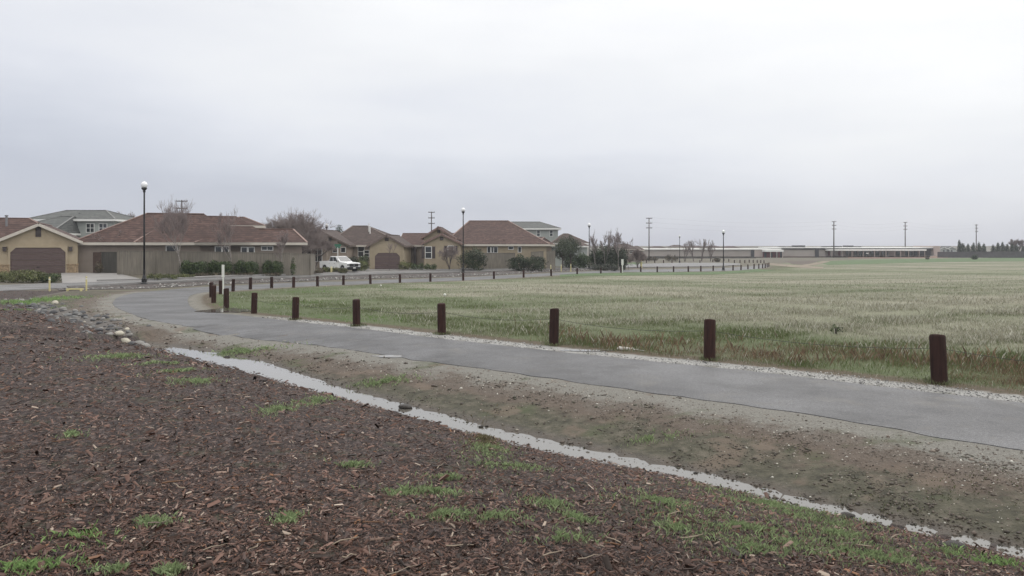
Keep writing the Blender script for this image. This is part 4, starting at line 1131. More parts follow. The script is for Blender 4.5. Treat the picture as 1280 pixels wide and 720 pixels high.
for px, w, h, z in ((611.6, .45, .75, 312.2), (615.3, .35, .75, 312.2), (619.4, .5, .75, 312.2), (638.6, .6, .3, 310), (649.6, .35, .65, 312)):
    Dh.window(f(px), zat(z, D), w, h, 0., 0, hb=0)
Dh.flue(f(602.8, 112), 4.6, 3.4, .2, .16, 'trim_white'); Dh.flue(f(573.4), 1.0, 2.5, .25, .16, 'roof_red'); Dh.flue(f(630), 1.2, 2.5, .2, .12, 'roof_red')
Dh.block(f(672), f(690), 1., 9, zat(306.6, D), zat(297.4, 113), 'x', 1.5, 3.2, 'stucco_beige', 'roof_red', .4)
m = MB()
for px in (507, 512, 518): m.box(f(px, 109.5)-.15, f(px, 109.5)+.15, 2.3, 2.6, -.1, 2.9)
m.build('porch_column', M['shutter'], Dh.t)
fence('board_fence', 'weathered board fence between two dark shrubs below the red hip roof', [pD(604, 105), pD(644, 106)], (zat(316.4, 105), zat(316.4, 106)), (-1.1, -1.1), 'fence_grey')
fence('board_fence', 'pale board fence right of the dark shrubs beside the dark green tree', [pD(664, 107), pD(694, 109)], (zat(315, 107), zat(313.5, 109)), (-1.2, -1.3), 'fence_grey')

# House E, F, G
D = 142.; hx = xat(665, D)
E = House('two_storey_house', 'pale green grey two storey house behind the broad red hip roof', 'house', (hx, D), 0, -1.5)
f = lambda px, DD=142.: xat(px, DD)-hx
E.block(f(626), f(697.5), 0, 10, zat(286, D), zat(278, 147), 'x', 2, 3.6, 'stucco_grey', 'roof_grey', .5, fas='trim_white')
E.window(f(673), zat(291.5, D), .5, 1., 0, 0)
E.window(f(689), zat(291.5, D), .5, 1., 0, 0)
D = 138.; hx = xat(712, D)
Fh = House('grey_roofed_house', 'low pale house with a dark grey roof behind the green hedge', 'house', (hx, D), 0, -1.7)
f = lambda px, DD=138.: xat(px, DD)-hx
Fh.block(f(692), f(733), 0, 9, zat(304.5, D), zat(292.8, 142), 'x', 2.5, 3.4, 'stucco_grey', 'roof_brown', .5, fas='trim_white')
Fh.block(f(718), f(732), -3, 3, zat(308, 135), zat(303.8, 135), 'x', .8, 1.2, 'stucco_grey', 'roof_brown', .4, fas='trim_white')
D = 230.; hx = xat(788, D)
Gh = House('brown_roofed_house', 'distant low house with brown roof right of the bare trees', 'house', (hx, D), 0, -2.4)
f = lambda px, DD=230.: xat(px, DD)-hx
Gh.block(f(770), f(798), 0, 10, zat(312, D), zat(305.2, 235), 'x', 2, 3, 'stucco_taupe', 'roof_brown', .5)
Gh.block(f(795), f(805), 2, 9, zat(313, D), zat(308, 235), 'x', 1, 1.4, 'stucco_taupe', 'roof_brown', .5)
Gh.window(f(790), zat(314.5, D), 1.2, 1, 0)
# distant rooftops beyond the school
k = 0
for px0, px1, py, lab in ((814, 833, 308.2, 'first distant rooftop above the school left of the far lamp'), (840, 856, 306.6, 'second distant rooftop above the school behind the far lamp'), (858, 882, 307.4, 'third distant rooftop behind the bare poplars'),
                     (884, 903, 307.6, 'fourth distant rooftop just left of the lone lamp'), (906, 925, 308.0, 'last distant rooftop just right of the lone lamp')):
    D = 340.; cx = (px0+px1)/2; hx = xat(cx, D); Hh = House('distant_house', lab, 'house', (hx, D), 0, -2.6)
    w = (px1-px0)/2*D/1000; Hh.block(-w, w, 0, 9, zat(py+2.6, D), zat(py, D), 'x', w*.7, w*.7, 'stucco_taupe', 'roof_brown', .5); k += 1
for px0, px1, py, lab in ((1173, 1186, 309.2, 'left distant pale house beyond the end of the school'), (1184, 1195, 308.4, 'right distant pale house beyond the end of the school')):
    D = 345.; cx = (px0+px1)/2; hx = xat(cx, D); Hh = House('distant_house', lab, 'house', (hx, D), 0, -2.6)
    w = (px1-px0)/2*D/1000; Hh.block(-w, w, 0, 8, zat(py+3, D), zat(py, D), 'y', 0, 0, 'stucco_grey', 'roof_grey', .4, fas='trim_white'); Hh.window(0, zat(314, D), 1, 1, 0, 0)

# School
D = 290.; X = lambda px: xat(px, D); Z = lambda py: zat(py, D)
S = thing('school_building', 'long low pink and brown school with white fascia and red doors', 'building', (X(980), D, -2.9)); zS = 2.9
lx = lambda px: X(px)-X(980)
m_up = simple('school_upper_wall', (.36, .325, .30), .85, .08, .2); m_lo = simple('school_brick', (.125, .092, .08), .85, .15, .5)
m_pink = simple('school_pink_wall', (.46, .39, .36), .85, .08, .2); m_dark = simple('school_dark_bay', (.045, .045, .05), .7, .2, .5)
m_red = simple('school_red_doors', (.16, .03, .032), .5, .1, 1)
def sb(name, p0, p1, y0, y1, yt, yb, mat):
    m = MB(); m.box(lx(p0), lx(p1), y0, y1, Z(yb)+zS, Z(yt)+zS); return m.build(name, mat, S)
sb('upper_wall', 790, 1032, 0, 25, 312, 320.4, m_up); sb('brick_base', 790, 1032, -.15, 25.1, 320.4, 326, m_lo)
sb('white_fascia', 788, 976, -.6, 25.5, 310.9, 312.2, M['trim_white']); sb('white_fascia', 976, 1167, -.6, 26.5, 309.0, 310.2, M['trim_white'])
sb('roof_edge', 976, 1166, -.4, 26, 310.2, 311.6, m_dark)
for a, b in ((938.6, 942.4), (974.6, 978), (1018.6, 1023)): sb('pilaster', a, b, -.5, -.1, 311.8, 324, m_dark)
sb('entrance_wall', 942.6, 953, -.3, -.02, 312.2, 321, m_pink)
sb('entrance_canopy', 952, 975, -4, -.2, 312.0, 314.6, M['trim_white'])
d0 = sb('door_wall', 953, 974.6, -.4, -.2, 314.8, 322.4, m_red)
for p in (958.6, 966.4, 973.6): sb('canopy_post', p, p+.7, -3.9, -3.6, 314.6, 323, m_pink)
for p in (954.5, 962, 969): w = sb('door', p, p+3, -.48, -.4, 316, 322.4, m_dark)
sb('entrance_steps', 940, 976, -6, -.5, 323.2, 324.6, M['concrete'])
sb('wing_wall', 1032, 1165, 1.5, 22, 311.6, 322.5, m_pink); sb('wing_base', 1023, 1165, 1.3, 1.45, 320, 323, m_lo)
sb('wing_canopy', 1031.6, 1152, -3.5, 1.3, 311.4, 313.4, M['trim_white'])
for a, b in ((1032.4, 1034), (1037, 1039), (1050, 1052.6), (1059.4, 1062), (1064, 1066), (1070, 1073.5), (1075.5, 1080), (1082, 1087), (1090, 1094), (1096, 1101), (1104, 1106), (1107.5, 1112), (1122, 1128), (1134, 1143), (1144.5, 1149)):
    sb('window', a, b, 1.2, 1.6, 313.8, 319.6, m_red if a < 1055 else M['glass'])
for p in (1035, 1048, 1060, 1074, 1088, 1102, 1113, 1120, 1130, 1143, 1150): sb('canopy_post', p, p+.55, -3.3, -3.05, 313, 320.5, m_pink)
sb('dark_bay', 1150, 1165, .8, 1.45, 310.4, 319.6, m_dark); sb('end_block', 1165.4, 1173.5, -1, 14, 307.4, 319.8, m_pink)
sb('entry_sign', 1077.4, 1080.4, -3.6, -3.5, 316, 317, M['trim_white'])
for a, b, t_, q in ((1006.4, 1016.6, 306.8, 309.3), (987.6, 991.4, 308.3, 309.3), (998, 1001, 308.4, 309.3), (1044.6, 1047.4, 308, 309.3), (1057.6, 1064, 307.5, 309.3), (1073.6, 1078.6, 307, 309.3), (1086, 1088.8, 308, 309.3), (1051.5, 1054, 308.2, 309.3)):
    sb('rooftop_unit', a, b, 8, 14, t_, q+1, m_dark)
# low brown wall / fence in front of the school's left half
fence('long_fence', 'long low brown fence below the school behind the far road', [pD(792, 262), pD(945, 275)], (zat(320.3, 262), zat(321.2, 275)), (-2.7, -2.8), 'fence_dark', 8.)
fence('far_fence', 'long dark grey fence in front of the cypress trees', [pD(1172, 282), pD(1340, 262)], (zat(315.0, 282), zat(314, 262)), (-2.6, -2.5), 'fence_far', 6.)

# ------------------------------------------------------------------ vegetation
def branch_tree(seed, H, spread, trunk_h=.3, levels=4, r0=.1, upright=.6, nb=(4, 6), multi=1, fine=1., rmin=.008):
    rnd = random.Random(seed); limbs = MB(); tw = MB()
    def vec(): return np.array((rnd.gauss(0, 1), rnd.gauss(0, 1), rnd.gauss(0, 1)))
    def grow(p, d, L, r, lev):
        n = 3; pts = [p]; q = p.copy(); dd = d.copy()
        for _ in range(n):
            dd = dd+vec()*.13+np.array((0, 0, .10*upright)); dd /= np.linalg.norm(dd); q = q+dd*L/n; pts.append(q.copy())
        rr = [r*(1-.18*i) for i in range(n+1)]
        rr = [max(q_, rmin) for q_ in rr]
        if lev <= 1: limbs.tube(pts, rr, 6 if lev == 0 else 5, False)
        else: tw.tube(pts, rr, 3, False)
        if lev >= levels: return
        k = rnd.randint(*nb)
        for i in range(k):
            t = rnd.uniform(.3, 1.) if lev else rnd.uniform(trunk_h, 1.)
            f = t*n; j = min(int(f), n-1); s = pts[j]*(1-(f-j))+pts[j+1]*(f-j)
            side = vec(); side -= dd*side.dot(dd); side /= np.linalg.norm(side)+1e-9
            a = rnd.uniform(.35, .75)*spread
            nd = dd*math.cos(a)+side*math.sin(a); nd[2] += .25*upright; nd /= np.linalg.norm(nd)
            grow(s, nd, L*(rnd.uniform(.6, .85)*(1.25-.75*t) if lev == 0 else rnd.uniform(.42, .62)), r*rnd.uniform(.38, .55)*(1-.3*t), lev+1)
    for m_ in range(multi):
        a = rnd.uniform(0, 6.28) if multi < 4 else m_*6.28/multi+.3; wv = .22 if multi < 4 else .62; d = np.array((math.cos(a)*wv*(multi > 1), math.sin(a)*wv*(multi > 1), 1.)); d /= np.linalg.norm(d)
        grow(np.array((0., 0., -.15)), d, H*.62, r0, 0)
    return limbs, tw
def bare_tree(px, D, pt, lab, seed, spread=1., mat=('bark', 'twig'), hb=None, group=None, **kw):
    x, y, z = W(px, D); 
    if hb is not None: z = hb
    H = zat(pt, D)-z
    kw.setdefault('rmin', D*.95e-4); li, tw = branch_tree(seed, H, spread, **kw)
    zmax = max(v[2] for v in tw.v); s = H/zmax
    t = thing('bare_tree', lab, 'tree', (x, y, z), 0, group); t.scale = (s, s, s)
    li.build('trunk', M[mat[0]], t, smooth=True); tw.build('crown', M[mat[1]], t); return t
bare_tree(227.5, 68.6, 240, 'tall bare pale tree before the fence beside the red roofed house', 3, .95, ('bark_pale', 'twig_pale'), levels=4, nb=(6, 8), r0=.065, upright=1.1, trunk_h=.25)
bare_tree(290.5, 71, 255.5, 'slender bare tree between hedges in front of the red tiled roof', 5, .65, ('bark_pale', 'twig_pale'), levels=4, nb=(5, 7), r0=.06, upright=1.2, trunk_h=.25)
bare_tree(351, 72.4, 286, 'small bare tree at the right end of the long tiled house', 8, .85, ('bark_pale', 'twig_pale'), levels=4, nb=(5, 6), r0=.05, upright=1., trunk_h=.3)
bare_tree(371, 101, 258, 'large spreading bare tree behind the right end of the tiled house', 12, 1.15, ('bark', 'twig'), levels=4, nb=(7, 9), r0=.09, upright=.55, trunk_h=.15, multi=6, rmin=.0095)
bare_tree(393, 99, 292, 'brown bare shrubby tree in front of the beige house gable', 15, 1.1, ('bark', 'twig'), levels=4, nb=(6, 7), r0=.07, upright=.5, trunk_h=.25, multi=2)
bare_tree(487, 99, 301, 'thin bare sapling standing before the golden garage door', 18, .7, ('bark', 'twig'), levels=3, nb=(4, 5), r0=.035, upright=.8, trunk_h=.4)
bare_tree(562, 102, 304, 'small spreading bare tree under the nested gables', 21, 1.25, ('bark', 'twig'), levels=4, nb=(5, 6), r0=.07, upright=.35, trunk_h=.2, multi=3)
bare_tree(145, 72, 287, 'small bare tree behind the fence left of the nearest lamp', 22, 1.2, ('bark', 'twig'), levels=4, nb=(5, 6), r0=.05, upright=.4, trunk_h=.4)
bare_tree(154, 110, 263, 'bare treetop behind the roof ridge beside the grey two storey house', 24, 1., ('bark', 'twig'), levels=4, nb=(5, 6), r0=.07, upright=.5)
for i, (px, pt, D) in enumerate(((744, 286, 118), (755, 288, 122), (767, 285, 124), (774, 284, 120), (786, 296, 126))):
    bare_tree(px, D, pt, ('%s bare tree from the left rising above the dense dark shrubs' % ['first', 'second', 'third', 'fourth', 'fifth'][i]), 30+i, .6, ('bark_pale', 'twig_pale'), levels=4, nb=(4, 6), r0=.05, upright=1.3, trunk_h=.2, rmin=.010, group='bare trees above the dark shrubs')
for i, (px, pt, D) in enumerate(((856, 299, 214), (867, 299, 216), (877, 297, 218), (888, 299.5, 216))):
    bare_tree(px, D, pt, ('%s bare poplar from the left in the distant row by the school' % ['first', 'second', 'third', 'fourth'][i]), 40+i, .65, ('bark', 'twig'), levels=4, nb=(4, 5), r0=.11, upright=1.2, trunk_h=.1, rmin=.012, group='bare poplars by the school', multi=2)
bare_tree(1272, 300, 298, 'bare rounded tree behind the fence at the right frame edge', 50, .9, ('bark', 'twig'), levels=4, nb=(6, 8), r0=.25, upright=.5, trunk_h=.3, multi=2)
bare_tree(797, 140, 309, 'low reddish bare shrub beside the far grass verge', 51, 1.1, ('bark', 'twig'), levels=4, nb=(6, 7), r0=.06, upright=.5, trunk_h=.1, multi=3)

def leafy(name, label, cat, loc, blobs, n, size, tones, stem=None, group=None, seed=1, narrow=False):
    """blobs: list of (cx,cy,cz,rx,ry,rz) relative to loc"""
    rr = np.random.default_rng(seed); V = []; Cs = []
    vol = np.array([b[3]*b[4]+b[4]*b[5]+b[3]*b[5] for b in blobs]); ns = (n*vol/vol.sum()).astype(int)+1
    for b, k in zip(blobs, ns):
        d = rr.normal(0, 1, (k, 3)); d /= np.linalg.norm(d, axis=1)[:, None]
        lob = 1+.16*np.sin(d[:, 0]*5+b[0]*3+seed)+.14*np.sin(d[:, 1]*6+d[:, 2]*4+b[2]*2)+.10*np.sin(d[:, 2]*9+d[:, 0]*7)
        r = (1-.55*rr.random(k)**1.6)*lob
        p = d*r[:, None]*np.array(b[3:6])+np.array(b[:3])
        a = rr.normal(0, 1, (k, 3)); a /= np.linalg.norm(a, axis=1)[:, None]; c = np.cross(a, d+rr.normal(0, .5, (k, 3))); c /= np.linalg.norm(c, axis=1)[:, None]+1e-9
        s = size*rr.uniform(.6, 1.4, (k, 1))
        V.append(np.stack([p-a*s, p+c*s*.45, p+a*s, p-c*s*.45], 1))
        tone = np.array(tones)[rr.integers(0, len(tones), k)]
        clump = 1+.30*np.sin(p[:, 0]*2.7/max(b[3], .3)+p[:, 2]*3.1/max(b[5], .3)+seed)
        Cs.append(np.repeat(tone*clump[:, None]*rr.uniform(.75, 1.25, (k, 1)), 4, 0))
    V = np.vstack([v.reshape(-1, 3) for v in V]); Cs = np.vstack(Cs); V[:, 2] = np.maximum(V[:, 2], .02)
    t = thing(name, label, cat, loc, 0, group)
    np_mesh('foliage' if not stem else 'crown', V, np.arange(len(V)).reshape(-1, 4), M['leaf'], Cs, t, 4)
    m = MB()
    if stem:
        H = stem; m.tube([(0, 0, -.2), (.05, 0, H*.5), (0, .05, H)], [.14, .11, .06], 7)
        for q in range(6):
            a = q*1.05; m.tube([(0, 0, H*.45+q*.05*H), (math.cos(a)*.5, math.sin(a)*.5, H*.8+q*.03*H), (math.cos(a)*1., math.sin(a)*1., H*1.15)], [.06, .04, .015], 5)
        m.build('trunk', M['bark'], t)
    else:
        for b in blobs:
            for q in range(2): m.tube([(0, 0, -.1), (b[0]*.8, b[1], .08), (b[0]+.25*(q-.5)*b[3], b[1]+.1*q*b[4], b[2]+b[5]*.3)], [.03, .025, .012], 4)
        m.build('stem', M['bark'], t)
    return t
HED = [(.045, .07, .025), (.062, .092, .035), (.035, .055, .02), (.085, .11, .045)]
OLV = [(.085, .10, .035), (.12, .135, .05), (.07, .082, .032), (.15, .155, .065)]
DRK = [(.028, .042, .022), (.04, .055, .028), (.022, .034, .018), (.055, .068, .035)]
GRY = [(.07, .08, .06), (.09, .10, .075), (.05, .055, .045)]
BRN = [(.10, .075, .05), (.07, .05, .038), (.13, .11, .07), (.06, .06, .035)]
def bush(px0, px1, pt, pb, D, label, tones, n=1400, size=.07, name='shrub', boxy=False, depth=None, z0=None, group=None, seed=None, cat='shrub'):
    cx = (px0+px1)/2; w = (px1-px0)*D/2000; x, y, z = W(cx, D); z = zat(pb, D) if z0 is None else z0
    zg = gz(x, y); z = min(z, zg+.02) if z > zg+.02 else z; z = zg
    h = zat(pt, D)-z; dp = depth or min(w, 1.0)
    seed = seed if seed is not None else int(px0*7+pt)
    r = random.Random(seed); bl = []
    k = max(1, int(round(2*w/max(h, .5)))) if not boxy else max(2, int(2*w/(h*.6)))
    for i in range(k):
        bx = -w+w/k+2*w*i/k if k > 1 else 0
        hh = h*(1 if boxy else r.uniform(.82, 1.0))
        bl.append((bx, r.uniform(-.1, .1), hh*.5, w/k*1.15, dp, hh*.5))
        if boxy: bl.append((bx, 0, hh*.72, w/k*1.1, dp*.9, hh*.28)); bl.append((bx, 0, hh*.3, w/k*1.1, dp*.9, hh*.3))
    return leafy(name, label, cat, (x, y, z), bl, n, size, tones, None, group, seed)
# hedges by the long house
for i, (a, b, D_, l) in enumerate(((226, 258, 69, 'leftmost clipped dark green hedge block below the long tiled roof'), (260, 289, 70, 'second clipped hedge block left of the slender bare tree'), (294, 321, 71, 'third clipped hedge block right of the slender bare tree'), (329, 352, 72, 'rightmost clipped hedge block near the fence end'))):
    bush(a, b, 326.5, 344, D_, l, HED, 5200, .07, 'hedge', True, .7, group='clipped hedges below the tiled house', cat='hedge')
for i, (a, b, D_, l) in enumerate(((185, 203, 63.2, 'low green groundcover clump just right of the nearest lamp'), (203, 222, 64, 'low green groundcover clump second from the nearest lamp'), (222, 242, 65.2, 'low green groundcover clump below the leftmost hedge block'))):
    bush(a, b, 341.6, 349, D_, l, OLV, 1100, .05, 'groundcover_shrub', group='low groundcover clumps by the sidewalk')
for i, (a, b) in enumerate(((243, 262), (264, 288), (296, 318), (330, 350))):
    bush(a, b, 340, 346, 68+1.*i, 'low reddish shrub at the foot of the %s hedge block' % ['leftmost', 'second', 'third', 'rightmost'][i], BRN, 500, .05, 'low_shrub', group='reddish shrubs under the hedges')
bush(-14, 9, 337, 353, 60, 'green rounded bush cut by the left frame edge', OLV, 1800, .055)
bush(8, 52, 335.8, 354, 59.5, 'broad yellow green hedge in front of the brown garage door', OLV, 4200, .055, depth=1.1)
bush(48, 72, 340.5, 353.5, 60.2, 'smaller darker bush at the right end of the front hedge', HED, 2200, .055)
bush(118, 128, 326, 341, 68.6, 'reddish brown bush before the gate in the dark fence', BRN, 500, .06)
for i, (px, pt, l) in enumerate(((364.5, 320, 'tall narrow conifer at the left end of the side fence'), (374, 326, 'short narrow conifer second along the side fence'), (382, 321, 'narrow conifer third along the side fence'), (389, 322, 'narrow conifer nearest the white pickup'))):
    D_ = 74+i*5; x, y, z = W(px, D_); h = zat(pt, D_)-z
    leafy('conifer', l, 'conifer', (x, y, z), [(0, 0, h*.35, .38, .38, h*.38), (0, 0, h*.62, .28, .28, h*.38)], 700, .07, [(.05, .085, .02), (.065, .10, .03), (.035, .06, .02)], None, 'narrow conifers along the side fence', 60+i)
bush(362, 404, 336.5, 343, 80, 'long reddish brown groundcover mound left of the white pickup', BRN, 2200, .06, depth=1.2)
bush(404, 419, 333, 342, 90.5, 'brown green ornamental grass clump before the pickup rear wheel', OLV, 1300, .07)
bush(417, 434, 334, 342, 90.5, 'brown green ornamental grass clump beside the pickup front wheel', BRN+OLV, 1300, .07)
bush(433, 448, 317.6, 331, 103, 'rounded dark shrub under the beige eave behind the pickup', DRK, 1300, .08)
bush(449, 461, 318, 333, 103, 'dark shrub against the golden garage wall', HED, 1300, .08)
bush(441, 461, 325, 336.5, 99, 'broad light green hedge right of the pickup hood', OLV, 2200, .07)
bush(498, 514, 325.6, 335, 102, 'yellow green shrub right of the golden garage door', OLV, 1200, .07)
bush(514, 530, 328, 335, 102, 'low green shrub under the recessed porch', HED, 900, .07)
bush(530, 546, 328.5, 335, 101.5, 'low green shrub under the white framed window', HED, 900, .07)
bush(577, 608, 309, 334.5, 101, 'big dark shrub right of the second lamp', DRK, 4200, .09, depth=1.3)
bush(582, 600, 305.5, 318, 102.5, 'taller shrub top above the fence right of the second lamp', HED, 900, .08)
bush(637, 660, 317, 335, 101, 'dark rounded shrub right of the short board fence', DRK, 3000, .09, depth=1.2)
bush(657, 681, 319, 335, 101, 'dark shrub left of the pale fence and green tree', DRK, 2600, .09, depth=1.2)
bush(705, 722, 316, 336, 122, 'left half of the tall green hedge behind yellow markers', HED, 2600, .10)
bush(720, 737, 316, 336, 122, 'right half of the tall green hedge beside the third lamp', [(.05, .08, .03), (.06, .095, .035), (.04, .06, .025)], 2600, .10)
for i, (a, b, t_, l) in enumerate(((737, 752, 303, 'leftmost dense dark shrub right of the third lamp'), (748, 763, 304, 'second dense dark shrub right of the third lamp'), (760, 774, 303.5, 'third dense dark shrub right of the third lamp'), (770, 784, 309, 'rightmost dense dark shrub of the group'))):
    bush(a, b, t_, 336, 123+i, l, DRK, 3200, .11, depth=1.8, group='dense dark shrubs by the third lamp')
for i, (a, b) in enumerate(((740, 752), (751, 762), (762, 772))):
    bush(a, b, 329, 337, 117, '%s low grey bush in front of the dense shrubs' % ['left', 'middle', 'right'][i], GRY, 800, .08, group='low grey bushes in front of the dense shrubs')
for i, (px, pt, D_, l, rw) in enumerate(((703, 296, 116, 'dark green round headed tree beside the grey roofed house', 1.7), (713, 294.5, 119, 'olive green tree top leaning over the green hedge', 1.5))):
    x, y, z = W(px, D_); h = zat(pt, D_)-z
    leafy('evergreen_tree', l, 'tree', (x, y, z), [(0, 0, h*.62, rw, rw, h*.30), (-.9, .2, h*.50, rw*.6, rw*.6, h*.22), (.8, -.1, h*.68, rw*.55, rw*.6, h*.22), (.1, .3, h*.80, rw*.6, rw*.6, h*.2)], 4200, .09, [(.04, .052, .032), (.058, .072, .045), (.075, .09, .055)], h*.55, None, 70+i)
x, y, z = W(424, 150); leafy('evergreen_tree', 'dark treetop peeking over the beige house roof', 'tree', (x, y, z), [(0, 0, zat(286, 150)-z, .6, .6, .9), (0, 0, zat(292, 150)-z, .9, .9, 1.2)], 900, .1, DRK, 3.5, None, 80)
for i, (a, b, D_, pt, l) in enumerate(((832, 848, 214, 318, 'brown bush left of the bare poplars'), (893, 900, 208, 322, 'small dark bush at the end of the far road'), (805, 822, 225, 321, 'low brown bush behind the far road near the pole'))):
    bush(a, b, pt, 328, D_, l, BRN, 900, .14)
bush(1215, 1222, 318.6, 324, 236, 'small dark bush in the green strip before the grey fence', DRK, 700, .14)
bush(1157, 1161, 320, 325.5, 240, 'tiny dry bush below the right end of the school', BRN, 250, .14)
cy = [(1199.3, 299.5), (1204, 303.5), (1210.2, 304.5), (1216.6, 303), (1223.6, 302.5), (1229.6, 304), (1241.5, 305.6), (1247.8, 302.6), (1253.2, 302), (1258.8, 304.5), (1264.8, 304.3), (1270, 305.8), (1279, 307)]
cyp = None
for i, (px, pt) in enumerate(cy):
    D_ = 298.; x, y, z = W(px, D_); h = zat(pt, D_)-z; lab = '%s cypress from the left behind the far grey fence' % (['first', 'second']+ords[2:])[i]
    if i % 4 == 0:
        cyp = leafy('cypress_tree', lab, 'tree', (x, y, z), [(0, 0, 2.2, .95, .95, 2.1), (.1, 0, 3.8, .72, .72, 1.7), (0, .1, 5.0, .4, .4, 1.1)], 1500, .17, DRK, 2.5, 'dark cypress trees behind the far fence', 90+i)
        cyp.scale = (1, 1, h/6.1)
    else: dup(cyp, (x, y, z), i*1.1, (random.uniform(.85, 1.1), 1, h/6.1), lab)

# dry weeds tufts standing along the field edge
for px, py, l, tn in ((1045, 417, 'dark green weed clump in the field left of the nearest post', HED),):
    c = G(px, py, 12.); s = .16 if px > 900 else .5
    leafy('weed_clump', l, 'plant', (c[0], c[1], c[2]), [(0, 0, s*.7, s, s, s*.7)], 170, .025 if px > 900 else .05, tn, None, None, int(px))

# ------------------------------------------------------------------ street sign
g = G(422.5, 341, 60.); t = thing('street_sign', 'white pole with green street name blades before the pickup', 'street sign', (xat(422.3, 92), 92, gz(xat(422.3, 92), 92)))
zt_ = zat(305.2, 92)-t.location.z; m = MB(); m.tube([(0, 0, -.2), (0, 0, zt_-.35)], .045, 8); m.build('pole', M['trim_white'], t)
m = MB(); m.box(-.38, .38, -.015, .015, zt_-.22, zt_); m.build('name_blade', M['sign_green'], t)
m = MB(); m.box(-.015, .015, -.38, .38, zt_-.45, zt_-.24); b_ = m.build('name_blade', M['sign_green'], t); b_.rotation_euler = (0, 0, .9)

# ------------------------------------------------------------------ pickup
def pickup(label, loc, rz, s):
    t = thing('pickup_truck', label, 'pickup truck', loc, rz); t.scale = (s, s, s)
    white = simple('white_car_paint', (.78, .79, .80), .25, .02, spec=.6); blk = simple('black_trim', (.015, .015, .016), .45, .1)
    chrome = simple('truck_grille', (.02, .02, .022), .25, .1); tyre = simple('tyre_rubber', (.018, .018, .018), .8, .1); rim = simple('rim_metal', (.30, .30, .31), .3, .05, metal=.8)
    W2 = .98
    def arch(cx, r=.50, n=9): return [(cx+r*math.cos(a), .42+r*math.sin(a)*.98) for a in np.linspace(0, math.pi, n)]
    # profile x from rear(-2.9) to front(2.95)
    prof = [(-2.9, .55)]
    lower = [(-2.9, .5)]+[p for p in reversed(arch(-1.85))]+[p for p in reversed(arch(1.95))]+[(2.85, .45)]
    upper = [(2.95, .62), (2.95, 1.02), (2.86, 1.14), (1.35, 1.24), (-1.0, 1.24), (-1.02, 1.30), (-2.9, 1.30)]
    P = lower+upper; m = MB()
    L_ = [(x, -W2, z) for x, z in P]; R_ = [(x, W2, z) for x, z in P]; n = len(P)
    m.v = L_+R_
    for i in range(n):
        j = (i+1) % n
        if P[i][1] >= 1.29 and P[j][1] >= 1.29: continue        # open bed
        m.f.append((i, j, n+j, n+i))
    # side skins as fans of quads between lower and upper outlines
    def zup(x): return float(np.interp(x, [-2.9, -1.02, -1.0, 1.35, 2.86, 2.95], [1.30, 1.30, 1.24, 1.24, 1.14, 1.02]))
    lo = sorted(lower, key=lambda p: p[0])
    lo = lower
    for sg in (-1, 1):
        for a, b in zip(lo[:-1], lo[1:]):
            q = [(a[0], sg*W2, a[1]), (b[0], sg*W2, b[1]), (b[0], sg*W2, zup(b[0])), (a[0], sg*W2, zup(a[0]))]
            m.quad(*(q if sg < 0 else q[::-1]))
    m.quad((2.85, -W2, .45), (2.95, -W2, .62), (2.95, -W2, 1.02), (2.85, -W2, 1.14)); m.quad((2.85, W2, .45), (2.85, W2, 1.14), (2.95, W2, 1.02), (2.95, W2, .62))
    # bed floor and inner walls
    m.quad((-2.85, -.85, .85), (-1.05, -.85, .85), (-1.05, .85, .85), (-2.85, .85, .85))
    for sg in (-1, 1):
        m.quad((-2.9, sg*.85, 1.3), (-1.02, sg*.85, 1.3), (-1.02, sg*.85, .85), (-2.9, sg*.85, .85)); m.quad((-2.9, sg*W2, 1.3), (-1.02, sg*W2, 1.3), (-1.02, sg*.85, 1.3), (-2.9, sg*.85, 1.3))
    m.box(-2.92, -2.84, -W2+.02, W2-.02, .6, 1.29)
    body = m.build('body', white, t)
    # cab
    m = MB(); c0 = [(-1.05, -.93, 1.23), (1.45, -.93, 1.23), (1.45, .93, 1.23), (-1.05, .93, 1.23)]; c1 = [(-.92, -.72, 1.92), (.42, -.72, 1.94), (.42, .72, 1.94), (-.92, .72, 1.92)]
    m.hexa(c0, c1); m.build('cab', white, t, bevel=.06)
    def face(a, b, c, d, u0, u1, v0, v1, off):
        a, b, c, d = map(np.array, (a, b, c, d)); nrm = np.cross(b-a, d-a); nrm = nrm/np.linalg.norm(nrm)*off
        p = lambda u, v: tuple((a*(1-u)+b*u)*(1-v)+(d*(1-u)+c*u)*v+nrm)
        return p(u0, v0), p(u1, v0), p(u1, v1), p(u0, v1)
    for sg in (0, 1):
        a, b, c, d = (c0[0], c0[1], c1[1], c1[0]) if sg == 0 else (c0[2], c0[3], c1[3], c1[2])
        for u0, u1 in (((.06, .40), (.44, .80)) if sg == 0 else ((.20, .56), (.60, .94))):
            m = MB(); m.quad(*face(a, b, c, d, u0, u1, .14, .86, .012)); m.build('side_window', M['glass'], t)
    m = MB(); m.quad(*face(c0[1], c0[2], c1[2], c1[1], .06, .94, .10, .93, .012)); m.build('windshield', M['glass'], t)
    m = MB(); m.quad(*face(c0[3], c0[0], c1[0], c1[3], .1, .9, .25, .9, .012)); m.build('rear_window', M['glass'], t)
    m = MB(); m.box(2.93, 3.0, -.62, .62, .70, 1.06); m.box(3.0, 3.03, -.58, .58, .84, .90); m.build('grille', chrome, t)
    m = MB(); m.box(3.005, 3.04, -.10, .10, .83, .92); m.build('grille_badge', rim, t)
    m = MB(); m.box(2.80, 3.08, -.96, .96, .42, .66); m.build('front_bumper', blk, t, bevel=.03)
    m = MB(); m.box(3.085, 3.10, -.18, .18, .48, .60); m.build('licence_plate', M['trim_white'], t)
    m = MB(); m.box(-3.08, -2.88, -.9, .9, .48, .64); m.build('rear_bumper', blk, t, bevel=.03)
